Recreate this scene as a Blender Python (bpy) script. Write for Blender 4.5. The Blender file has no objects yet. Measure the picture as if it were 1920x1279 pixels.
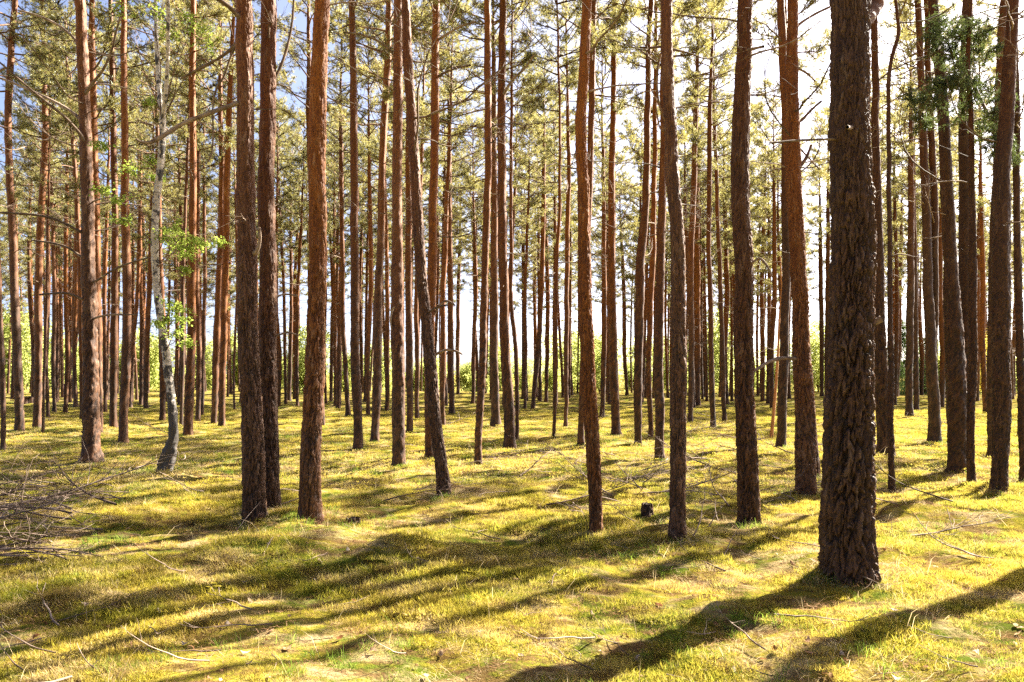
import bpy, math, random
import numpy as np
from mathutils import Vector, Matrix, Euler

rng = np.random.default_rng(11)
random.seed(5)
S = bpy.context.scene
COL = S.collection
PI = math.pi

# ------------------------------------------------------------------ camera
F_PX = 1400.0            # focal length in pixels of a 1920 px wide frame
HZ = 702.0               # image row of the horizon
CAM_H = 1.6
cam_d = bpy.data.cameras.new('camera')
cam = bpy.data.objects.new('camera', cam_d)
COL.objects.link(cam)
cam.location = (0, 0, CAM_H)
cam.rotation_euler = (PI / 2, 0, 0)
cam_d.sensor_width = 36.0
cam_d.lens = F_PX / 1920 * 36.0
cam_d.shift_y = (HZ - 639.5) / 1920
cam_d.clip_start = 0.05
cam_d.clip_end = 6000
S.camera = cam

# ------------------------------------------------------------------ light
SUN_AZ, SUN_EL = math.radians(54), math.radians(39)
sun_vec = Vector((math.sin(SUN_AZ) * math.cos(SUN_EL), math.cos(SUN_AZ) * math.cos(SUN_EL), math.sin(SUN_EL)))
W = bpy.data.worlds.new('World')
S.world = W
W.use_nodes = True
wn = W.node_tree
wn.nodes.clear()
sky = wn.nodes.new('ShaderNodeTexSky')
sky.sky_type = 'NISHITA'
sky.sun_disc = False
sky.sun_elevation = SUN_EL
sky.sun_rotation = SUN_AZ
sky.air_density = 0.35
sky.dust_density = 2.6
sky.ozone_density = 0.4
bg = wn.nodes.new('ShaderNodeBackground')
bg.inputs['Strength'].default_value = 0.05
wo = wn.nodes.new('ShaderNodeOutputWorld')
wn.links.new(sky.outputs[0], bg.inputs[0])
wn.links.new(bg.outputs[0], wo.inputs[0])
sl = bpy.data.lights.new('sun', 'SUN')
sl.energy = 5.0
sl.angle = math.radians(0.55)
sl.color = (1.0, 0.92, 0.78)
so = bpy.data.objects.new('sun', sl)
COL.objects.link(so)
so.rotation_euler = (-sun_vec).to_track_quat('-Z', 'Y').to_euler()
so.location = (20, 14, 30)

S.view_settings.view_transform = 'Standard'
S.view_settings.look = 'None'
S.view_settings.exposure = 3.35
S.view_settings.gamma = 1.0
S.view_settings.use_curve_mapping = False
S.render.engine = 'CYCLES'
S.cycles.max_bounces = 6
S.cycles.diffuse_bounces = 2
S.cycles.transmission_bounces = 3
S.cycles.glossy_bounces = 1
S.cycles.caustics_reflective = False
S.cycles.caustics_refractive = False
S.cycles.use_denoising = False

# ------------------------------------------------------------------ numeric helpers
def _h(i, j, s):
    i = i.astype(np.int64); j = j.astype(np.int64)
    n = (i * 374761393 + j * 668265263 + s * 2147483647 + 1013904223) & 0xffffffff
    n = ((n ^ (n >> 13)) * 1274126177) & 0xffffffff
    n = (n ^ (n >> 16)) & 0xffffffff
    n = (n * 2246822519) & 0xffffffff
    n = n ^ (n >> 15)
    return (n & 0xffffff) / float(0xffffff)

def vnoise(x, y, s=0):
    x = np.asarray(x, float); y = np.asarray(y, float)
    i = np.floor(x); j = np.floor(y)
    fx = x - i; fy = y - j
    fx = fx * fx * (3 - 2 * fx); fy = fy * fy * (3 - 2 * fy)
    a = _h(i, j, s); b = _h(i + 1, j, s); c = _h(i, j + 1, s); d = _h(i + 1, j + 1, s)
    return (a * (1 - fx) + b * fx) * (1 - fy) + (c * (1 - fx) + d * fx) * fy - 0.5

def sstep(a, b, x):
    t = np.clip((x - a) / (b - a), 0, 1)
    return t * t * (3 - 2 * t)

def px(x, y, h=0.0):
    """photo pixel on the (flat) ground -> X, Y"""
    Y = F_PX * (CAM_H - h) / (y - HZ)
    return (x - 960) / F_PX * Y, Y

MOUNDS = []
for mx, my, r, hh in ((745, 1040, .30, .13), (1075, 890, .55, .10), (430, 1050, .45, .11), (530, 992, .28, .09),
                      (1010, 985, .45, .10), (1230, 905, .9, .10), (940, 915, .8, .08), (1330, 1120, .35, .08),
                      (1150, 925, .6, .09), (1500, 1010, .5, .06), (300, 905, .9, .08), (880, 1180, .35, .06),
                      (640, 1010, .3, .06), (1700, 960, .7, .07), (330, 950, .6, .08), (1240, 955, .5, .08)):
    gx, gy = px(mx, my)
    MOUNDS.append((gx, gy, r, hh))
for mx, my in ((1591, 1078), (478, 976), (509, 955), (580, 979), (1114, 1001), (1273, 1008), (1406, 988), (1514, 923), (831, 929), (174, 864), (897, 869), (748, 872), (1795, 883), (1876, 918)):
    gx, gy = px(mx, my)
    MOUNDS.append((gx, gy + .05, .42, .07))

def ground(x, y):
    x = np.asarray(x, float); y = np.asarray(y, float)
    z = 0.16 * vnoise(x / 4.1 + 3.3, y / 4.1, 1) + 0.13 * vnoise(x / 1.55, y / 1.1, 2)
    z = z + 0.11 * vnoise(x / .66, y / .5, 3)
    near = np.clip((30 - np.abs(y)) / 20, 0, 1)
    z = z + near * (0.060 * vnoise(x / .29, y / .27, 4) + 0.024 * vnoise(x / .12, y / .11, 5))
    for gx, gy, r, hh in MOUNDS:
        d = ((x - gx) ** 2 + (y - gy) ** 2) / (r * r)
        z = z + hh * np.exp(-d * 1.4)
    z = z + 1.5 * vnoise(x / 60, y / 60, 6) * np.clip((np.hypot(x, y) - 70) / 60, 0, 1)
    return z

def g1(x, y):
    return float(ground(np.array([x]), np.array([y]))[0])

def solve(pxx, pyy):
    h = 0.0
    for _ in range(12):
        X, Y = px(pxx, pyy, h)
        h = 0.5 * h + 0.5 * g1(X, Y)
    return X, Y, g1(X, Y)

# ------------------------------------------------------------------ mesh helpers
def mesh(name, V, quads=None, tris=None, mats=(), qmat=None, tmat=None, smooth=False, attrs=None):
    me = bpy.data.meshes.new(name)
    V = np.ascontiguousarray(V, np.float32)
    nq = 0 if quads is None else len(quads)
    nt = 0 if tris is None else len(tris)
    me.vertices.add(len(V))
    me.vertices.foreach_set('co', V.ravel())
    loops = []
    if nq: loops.append(np.asarray(quads, np.int32).ravel())
    if nt: loops.append(np.asarray(tris, np.int32).ravel())
    if loops:
        L = np.concatenate(loops)
        me.loops.add(len(L))
        me.loops.foreach_set('vertex_index', L)
        me.polygons.add(nq + nt)
        st = np.concatenate([np.arange(nq) * 4, nq * 4 + np.arange(nt) * 3]).astype(np.int32)
        me.polygons.foreach_set('loop_start', st)
        mi = np.zeros(nq + nt, np.int32)
        if qmat is not None and nq: mi[:nq] = qmat
        if tmat is not None and nt: mi[nq:] = tmat
        me.polygons.foreach_set('material_index', mi)
        if smooth:
            me.polygons.foreach_set('use_smooth', np.ones(nq + nt, bool))
    for m in mats: me.materials.append(m)
    me.update(calc_edges=True)
    me.validate(clean_customdata=False)
    if attrs:
        for k, v in attrs.items():
            a = me.attributes.new(k, 'FLOAT', 'POINT')
            a.data.foreach_set('value', np.ascontiguousarray(v, np.float32))
    return me

def ob(name, me, parent=None, loc=(0, 0, 0), rot=(0, 0, 0), sc=None):
    o = bpy.data.objects.new(name, me)
    COL.objects.link(o)
    if parent is not None: o.parent = parent
    o.location = loc
    o.rotation_euler = rot
    if sc is not None: o.scale = (sc, sc, sc) if np.isscalar(sc) else sc
    return o

def tag(o, label, cat, group=None):
    o['label'] = label; o['category'] = cat
    if group: o['group'] = group
    return o

def empty(name, loc, label, cat, group=None):
    o = bpy.data.objects.new(name, None)
    COL.objects.link(o)
    o.location = loc
    o.empty_display_size = 0.2
    return tag(o, label, cat, group)

def tube(P, R, k=5, cap=True):
    """tube along P (n,3) with radii R -> verts, quads"""
    P = np.asarray(P, float); n = len(P)
    T = np.gradient(P, axis=0)
    T /= np.linalg.norm(T, axis=1)[:, None] + 1e-9
    up = np.array([0.13, 0.27, 1.0]) if abs(T[:, 2]).mean() < 0.8 else np.array([1.0, 0.2, 0.1])
    A = np.cross(T, up); A /= np.linalg.norm(A, axis=1)[:, None] + 1e-9
    B = np.cross(T, A)
    a = np.arange(k) / k * 2 * PI
    V = P[:, None] + np.asarray(R)[:, None, None] * (np.cos(a)[None, :, None] * A[:, None] + np.sin(a)[None, :, None] * B[:, None])
    V = V.reshape(-1, 3)
    i = np.arange(n - 1)[:, None] * k; j = np.arange(k)[None]
    j2 = (j + 1) % k
    Q = np.stack([i + j, i + j2, i + k + j2, i + k + j], -1).reshape(-1, 4)
    return V, Q

class Acc:
    def __init__(s): s.V = []; s.Q = []; s.T = []; s.qm = []; s.tm = []; s.n = 0
    def quads(s, V, Q, m=0):
        s.V.append(V); s.Q.append(np.asarray(Q) + s.n); s.qm.append(np.full(len(Q), m)); s.n += len(V)
    def tris(s, V, T, m=0):
        s.V.append(V); s.T.append(np.asarray(T) + s.n); s.tm.append(np.full(len(T), m)); s.n += len(V)
    def mesh(s, name, mats, smooth=False):
        c = lambda l: np.concatenate(l) if l else None
        return mesh(name, c(s.V), c(s.Q), c(s.T), mats, c(s.qm), c(s.tm), smooth)

def unit(v):
    return v / (np.linalg.norm(v, axis=-1, keepdims=True) + 1e-9)

# ------------------------------------------------------------------ materials
def newmat(name):
    m = bpy.data.materials.new(name)
    m.use_nodes = True
    nt = m.node_tree
    nt.nodes.clear()
    out = nt.nodes.new('ShaderNodeOutputMaterial')
    return m, nt, out

class NT:
    def __init__(s, nt): s.nt = nt
    def n(s, t, **kw):
        x = s.nt.nodes.new(t)
        for k, v in kw.items(): setattr(x, k, v)
        return x
    def l(s, a, b): s.nt.links.new(a, b)
    def noise(s, vec, scale, detail=4, rough=.55):
        x = s.n('ShaderNodeTexNoise')
        x.inputs['Scale'].default_value = scale; x.inputs['Detail'].default_value = detail
        x.inputs['Roughness'].default_value = rough
        if vec is not None: s.l(vec, x.inputs['Vector'])
        return x.outputs['Fac']
    def ramp(s, fac, stops):
        x = s.n('ShaderNodeValToRGB')
        e = x.color_ramp.elements
        while len(e) < len(stops): e.new(0.5)
        for i, (p, c) in enumerate(stops):
            e[i].position = p
            e[i].color = (c, c, c, 1) if np.isscalar(c) else (*c, 1)
        s.l(fac, x.inputs[0])
        return x.outputs[0]
    def mix(s, fac, a, b, mode='MIX'):
        x = s.n('ShaderNodeMix', data_type='RGBA', blend_type=mode)
        for sock, v in ((x.inputs[0], fac), (x.inputs[6], a), (x.inputs[7], b)):
            if hasattr(v, 'is_linked'): s.l(v, sock)
            elif np.isscalar(v): sock.default_value = v if sock == x.inputs[0] else (v, v, v, 1)
            else: sock.default_value = (*v, 1)
        return x.outputs[2]
    def math(s, op, a, b=0.0, c=None):
        x = s.n('ShaderNodeMath', operation=op)
        for i, v in enumerate((a, b) if c is None else (a, b, c)):
            if hasattr(v, 'is_linked'): s.l(v, x.inputs[i])
            else: x.inputs[i].default_value = v
        return x.outputs[0]
    def mapr(s, v, a, b, c=0.0, d=1.0):
        x = s.n('ShaderNodeMapRange')
        s.l(v, x.inputs[0])
        for i, q in enumerate((a, b, c, d)): x.inputs[i + 1].default_value = q
        return x.outputs[0]

def make_bark():
    m, nt, out = newmat('pine_bark')
    b = NT(nt)
    tc = b.n('ShaderNodeTexCoord').outputs['Object']
    sep = b.n('ShaderNodeSeparateXYZ'); b.l(tc, sep.inputs[0])
    oi = b.n('ShaderNodeObjectInfo')
    crack = b.n('ShaderNodeAttribute', attribute_name='crack').outputs['Fac']
    tone = b.n('ShaderNodeAttribute', attribute_name='tone').outputs['Fac']
    mp = b.n('ShaderNodeMapping'); mp.inputs['Scale'].default_value = (1, 1, .5); b.l(tc, mp.inputs[0])
    n1 = b.noise(mp.outputs[0], 14, 6, .65)
    n2 = b.noise(tc, 1.6, 3)
    n3 = b.noise(mp.outputs[0], 55, 4, .7)
    # grey-brown plates low on the stem, orange flaking bark higher up
    low = b.ramp(b.math('ADD', b.math('MULTIPLY', tone, .55), b.math('MULTIPLY', n1, .5)),
                 [(.2, (.075, .038, .023)), (.42, (.155, .080, .046)), (.6, (.23, .128, .078)), (.8, (.37, .25, .18))])
    high = b.ramp(b.math('ADD', b.math('MULTIPLY', tone, .5), b.math('MULTIPLY', n1, .55)),
                  [(.2, (.17, .068, .032)), (.42, (.30, .118, .048)), (.6, (.41, .18, .078)), (.8, (.56, .36, .23))])
    z = b.math('ADD', sep.outputs[2], b.math('MULTIPLY', b.math('SUBTRACT', n2, .5), 3.2))
    z = b.math('ADD', z, b.math('MULTIPLY', b.math('SUBTRACT', oi.outputs['Random'], .5), 2.4))
    oc = b.n('ShaderNodeSeparateColor'); b.l(oi.outputs['Color'], oc.inputs[0])
    z = b.math('ADD', z, b.math('MULTIPLY', b.math('SUBTRACT', .5, oc.outputs[0]), 8.0))
    hf = b.mapr(z, 1.2, 5.2)
    col = b.mix(hf, low, high)
    # rusty warm tint in patches on the lower stem
    col = b.mix(b.math('MULTIPLY', b.mapr(n2, .45, .7), .35), col, (.23, .10, .05))
    cc = b.mix(hf, (.022, .012, .009), (.10, .035, .016))  # dark fissure bark, with the deep shade of the cracks put into the colour
    col = b.mix(b.math('MULTIPLY', crack, .97), col, cc)
    # per tree value shift
    hs = b.n('ShaderNodeHueSaturation')
    b.l(col, hs.inputs['Color'])
    b.l(oc.outputs[1], hs.inputs['Value'])
    b.l(b.mapr(b.math('FRACT', b.math('MULTIPLY', oi.outputs['Random'], 7.3)), 0, 1, 1.14, 1.36), hs.inputs['Saturation'])
    bs = b.n('ShaderNodeBsdfPrincipled')
    b.l(hs.outputs[0], bs.inputs['Base Color'])
    bs.inputs['Roughness'].default_value = .68
    bs.inputs['Specular IOR Level'].default_value = .3
    bp = b.n('ShaderNodeBump'); bp.inputs['Strength'].default_value = .8; bp.inputs['Distance'].default_value = .012
    b.l(b.math('ADD', b.math('MULTIPLY', n1, .9), b.math('MULTIPLY', n3, .5)), bp.inputs['Height'])
    b.l(bp.outputs[0], bs.inputs['Normal'])
    b.l(bs.outputs[0], out.inputs[0])
    return m

def make_simple(name, stops, scale=8, rough=.85, bump=.3, stretch=(1, 1, 1), objvar=.0, coord='Object'):
    m, nt, out = newmat(name)
    b = NT(nt)
    tc = b.n('ShaderNodeTexCoord').outputs[coord]
    mp = b.n('ShaderNodeMapping'); mp.inputs['Scale'].default_value = stretch; b.l(tc, mp.inputs[0])
    f = b.noise(mp.outputs[0], scale, 5, .6)
    if objvar:
        oi = b.n('ShaderNodeObjectInfo')
        f = b.math('ADD', f, b.math('MULTIPLY', b.math('SUBTRACT', oi.outputs['Random'], .5), objvar))
    col = b.ramp(f, stops)
    bs = b.n('ShaderNodeBsdfPrincipled')
    b.l(col, bs.inputs['Base Color'])
    bs.inputs['Roughness'].default_value = rough
    bs.inputs['Specular IOR Level'].default_value = .2
    if bump:
        bp = b.n('ShaderNodeBump'); bp.inputs['Strength'].default_value = bump; bp.inputs['Distance'].default_value = .01
        b.l(f, bp.inputs['Height']); b.l(bp.outputs[0], bs.inputs['Normal'])
    b.l(bs.outputs[0], out.inputs[0])
    return m

def make_leaf(name, dstops, tcol, tfac=.45, scale=1.5, coord='world', objvar=.3, gloss=.0):
    """thin leaf: diffuse + translucent, colour varied in patches"""
    m, nt, out = newmat(name)
    b = NT(nt)
    geo = b.n('ShaderNodeNewGeometry')
    vec = geo.outputs['Position']
    f = b.noise(vec, scale, 4, .6)
    oi = b.n('ShaderNodeObjectInfo')
    rpi = geo.outputs['Random Per Island']
    f = b.math('ADD', f, b.math('MULTIPLY', b.math('SUBTRACT', rpi, .5), .22))
    if objvar:
        f = b.math('ADD', f, b.math('MULTIPLY', b.math('SUBTRACT', oi.outputs['Random'], .5), objvar))
    col = b.ramp(f, dstops)
    d = b.n('ShaderNodeBsdfDiffuse'); b.l(col, d.inputs[0])
    t = b.n('ShaderNodeBsdfTranslucent')
    tc = b.mix(.72, col, tcol)
    b.l(tc, t.inputs[0])
    mx = b.n('ShaderNodeMixShader'); mx.inputs[0].default_value = tfac
    b.l(d.outputs[0], mx.inputs[1]); b.l(t.outputs[0], mx.inputs[2])
    res = mx.outputs[0]
    if gloss:
        gl = b.n('ShaderNodeBsdfGlossy'); gl.inputs['Roughness'].default_value = .45
        gl.inputs[0].default_value = (.8, .85, .75, 1)
        m2 = b.n('ShaderNodeMixShader'); m2.inputs[0].default_value = gloss
        b.l(res, m2.inputs[1]); b.l(gl.outputs[0], m2.inputs[2]); res = m2.outputs[0]
    b.l(res, out.inputs[0])
    return m

MOSS_STOPS = [(.32, (.038, .068, .010)), (.45, (.090, .115, .014)), (.525, (.225, .190, .024)), (.60, (.29, .225, .040)),
              (.74, (.33, .245, .115))]

def moss_colour(b, p):
    big = b.noise(p, .75, 5, .62)
    mid = b.noise(p, 5.5, 5, .65)
    fine = b.noise(p, 42, 5, .7)
    f = b.math('ADD', b.math('MULTIPLY', big, .66), b.math('MULTIPLY', mid, .36))
    col = b.ramp(f, MOSS_STOPS)
    mp = b.n('ShaderNodeMapping'); mp.inputs['Scale'].default_value = (1, 2.2, 1); b.l(p, mp.inputs[0])
    st = b.noise(mp.outputs[0], 1.5, 7, .72)
    col = b.mix(b.math('MULTIPLY', b.mapr(st, .49, .60), .88), col, (.36, .265, .14))
    lit = b.noise(mp.outputs[0], 2.3, 7, .72)
    col = b.mix(b.math('MULTIPLY', b.mapr(lit, .50, .59), .88), col, (.105, .058, .026))
    return col, mid, fine

def make_ground():
    m, nt, out = newmat('moss_ground')
    b = NT(nt)
    p = b.n('ShaderNodeNewGeometry').outputs['Position']
    col, mid, fine = moss_colour(b, p)
    col = b.mix(b.mapr(fine, .38, .62, .0, .6), col, b.mix(.5, col, (.06, .05, .013)))
    bs = b.n('ShaderNodeBsdfDiffuse'); bs.inputs['Roughness'].default_value = .6
    b.l(col, bs.inputs[0])
    bp = b.n('ShaderNodeBump'); bp.inputs['Strength'].default_value = .9; bp.inputs['Distance'].default_value = .04
    b.l(b.math('ADD', mid, b.math('MULTIPLY', fine, .6)), bp.inputs['Height'])
    b.l(bp.outputs[0], bs.inputs['Normal'])
    b.l(bs.outputs[0], out.inputs[0])
    return m

def make_moss():
    m, nt, out = newmat('moss_fronds')
    b = NT(nt)
    geo = b.n('ShaderNodeNewGeometry')
    col, mid, fine = moss_colour(b, geo.outputs['Position'])
    rpi = geo.outputs['Random Per Island']
    col = b.mix(b.math('MULTIPLY', b.mapr(rpi, .90, .92), .7), col, (.40, .31, .18))
    hs = b.n('ShaderNodeHueSaturation'); b.l(col, hs.inputs['Color'])
    b.l(b.mapr(b.math('FRACT', b.math('MULTIPLY', rpi, 9.7)), 0, 1, .9, 1.45), hs.inputs['Value'])
    d = b.n('ShaderNodeBsdfDiffuse'); b.l(hs.outputs[0], d.inputs[0])
    t = b.n('ShaderNodeBsdfTranslucent'); b.l(b.mix(.55, hs.outputs[0], (.50, .42, .055)), t.inputs[0])
    mx = b.n('ShaderNodeMixShader'); mx.inputs[0].default_value = .4
    b.l(d.outputs[0], mx.inputs[1]); b.l(t.outputs[0], mx.inputs[2]); b.l(mx.outputs[0], out.inputs[0])
    return m

def make_birch():
    m, nt, out = newmat('birch_bark')
    b = NT(nt)
    tc = b.n('ShaderNodeTexCoord').outputs['Object']
    sep = b.n('ShaderNodeSeparateXYZ'); b.l(tc, sep.inputs[0])
    mp = b.n('ShaderNodeMapping'); mp.inputs['Scale'].default_value = (1, 1, .8); b.l(tc, mp.inputs[0])
    mp2 = b.n('ShaderNodeMapping'); mp2.inputs['Scale'].default_value = (.6, .6, 6); b.l(tc, mp2.inputs[0])
    n1 = b.noise(mp.outputs[0], 9, 4, .6)
    n2 = b.noise(mp2.outputs[0], 7, 3, .6)
    white = b.ramp(n2, [(.3, (.22, .18, .14)), (.5, (.41, .35, .29)), (.7, (.55, .49, .42))])
    thr = b.mapr(sep.outputs[2], 0.15, 2.2, .36, .01)
    dark = b.mapr(b.math('ADD', n1, thr), .53, .58)
    dark2 = b.math('MULTIPLY', b.mapr(n2, .62, .68), .7)
    col = b.mix(b.math('MAXIMUM', dark, dark2), white, (.035, .028, .022))
    bs = b.n('ShaderNodeBsdfPrincipled')
    b.l(col, bs.inputs['Base Color']); bs.inputs['Roughness'].default_value = .7
    bp = b.n('ShaderNodeBump'); bp.inputs['Strength'].default_value = .6; bp.inputs['Distance'].default_value = .01
    b.l(b.math('ADD', n1, n2), bp.inputs['Height']); b.l(bp.outputs[0], bs.inputs['Normal'])
    b.l(bs.outputs[0], out.inputs[0])
    return m

M_BARK = make_bark()
M_LIMB = make_simple('pine_limb_bark', [(.3, (.055, .032, .02)), (.5, (.11, .062, .037)), (.75, (.20, .12, .075))], 9, objvar=.25)
M_DEAD = make_simple('dead_wood', [(.3, (.055, .036, .025)), (.5, (.11, .074, .05)), (.75, (.27, .20, .15))], 7, objvar=.35)
M_STICK = make_simple('fallen_wood', [(.3, (.065, .042, .03)), (.5, (.13, .09, .066)), (.75, (.29, .22, .17))], 6, objvar=.35)
M_ROT = make_simple('rotten_wood', [(.3, (.035, .024, .017)), (.7, (.10, .065, .042))], 25)
M_STRIPPED = make_simple('stripped_orange_wood', [(.3, (.20, .08, .03)), (.6, (.36, .17, .075))], 6, stretch=(1, 1, .2))
M_NEEDLE = make_leaf('pine_needles', [(.25, (.036, .046, .018)), (.45, (.082, .084, .030)), (.6, (.14, .128, .042)), (.78, (.20, .16, .06))],
                     (.40, .355, .105), .48, .55, objvar=.25, gloss=.05)
M_NEEDLE_DARK = make_leaf('dark_pine_needles', [(.3, (.022, .038, .016)), (.55, (.045, .068, .024)), (.75, (.09, .10, .035))],
                          (.13, .17, .045), .3, .9, objvar=.1, gloss=.04)
M_BIRCH = make_birch()
M_BIRCHLEAF = make_leaf('birch_leaves', [(.3, (.09, .145, .025)), (.55, (.15, .215, .036)), (.75, (.22, .27, .055))], (.46, .56, .10), .5, 2.0, objvar=0)
M_BUSH = make_leaf('bush_leaves', [(.3, (.10, .14, .03)), (.5, (.19, .23, .055)), (.72, (.29, .30, .09))], (.62, .66, .20), .55, .5, objvar=.35)
M_BUSH_Y = make_leaf('yellow_bush_leaves', [(.3, (.22, .18, .03)), (.55, (.36, .29, .04)), (.75, (.46, .36, .07))], (.62, .52, .08), .5, .5, objvar=.1)
M_SPRUCE = make_leaf('spruce_needles', [(.3, (.028, .05, .024)), (.55, (.055, .09, .034)), (.75, (.10, .13, .05))], (.15, .21, .06), .3, .5, objvar=.2)
M_GROUND = make_ground()
M_MOSS = make_moss()
M_GRASS = make_leaf('green_grass', [(.3, (.055, .095, .016)), (.55, (.09, .14, .022)), (.75, (.15, .185, .04))], (.24, .33, .045), .42, 2, objvar=0)
M_STRAW = make_leaf('dry_straw', [(.3, (.25, .18, .09)), (.5, (.40, .31, .17)), (.7, (.55, .45, .28))], (.55, .44, .24), .35, 3, objvar=0)
M_LITTER = make_leaf('needle_litter', [(.3, (.09, .045, .022)), (.5, (.19, .105, .055)), (.7, (.33, .215, .125))], (.30, .18, .09), .15, 6, objvar=0)
M_DLEAF = make_leaf('dead_leaves', [(.25, (.10, .042, .02)), (.45, (.16, .085, .05)), (.62, (.22, .15, .105)), (.85, (.32, .26, .20))], (.5, .33, .18), .25, 9, objvar=1.1)

# ------------------------------------------------------------------ ground
def axis(parts):
    out = [parts[0][0]]
    for a, b_, s0, s1 in parts:
        x = a; 
        while x < b_ - 1e-6:
            t = (x - a) / (b_ - a)
            x = min(b_, x + s0 + (s1 - s0) * t)
            out.append(x)
    return np.array(out)
ys = axis([(-900, -60, 200, 60), (-60, 2.5, 12, .25), (2.5, 11, .04, .055), (11, 30, .06, .2), (30, 75, .25, 1.2), (75, 4500, 4, 600)])
xp = axis([(0, 7.5, .05, .055), (7.5, 24, .07, .5), (24, 70, .6, 3), (70, 4500, 6, 700)])
xs = np.concatenate([-xp[:0:-1], xp])
XX, YY = np.meshgrid(xs, ys)
ZZ = ground(XX, YY)
nx, ny = len(xs), len(ys)
ii = np.arange(ny - 1)[:, None] * nx + np.arange(nx - 1)[None]
GQ = np.stack([ii, ii + 1, ii + nx + 1, ii + nx], -1).reshape(-1, 4)
gobj = ob('ground', mesh('ground', np.stack([XX, YY, ZZ], -1).reshape(-1, 3), GQ, mats=[M_GROUND], smooth=True))
gobj['kind'] = 'structure'

# ------------------------------------------------------------------ trunks
def cells(u, v, nu, seed):
    """cellular pattern, periodic in u with nu cells -> F1, F2, cell random"""
    iu = np.floor(u); iv = np.floor(v)
    f1 = np.full(u.shape, 9.0); f2 = f1.copy(); cr = np.zeros(u.shape)
    for a in (-1, 0, 1):
        for c in (-1, 0, 1):
            cu, cv = iu + a, iv + c
            w = np.mod(cu, nu)
            du = cu + .15 + .7 * _h(w, cv, seed) - u
            dv = cv + .1 + .8 * _h(w, cv, seed + 1) - v
            d = np.sqrt(du * du + dv * dv)
            r = _h(w, cv, seed + 2)
            closer = d < f1
            f2 = np.where(closer, f1, np.minimum(f2, d))
            cr = np.where(closer, r, cr)
            f1 = np.where(closer, d, f1)
    return f1, f2, cr

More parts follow.
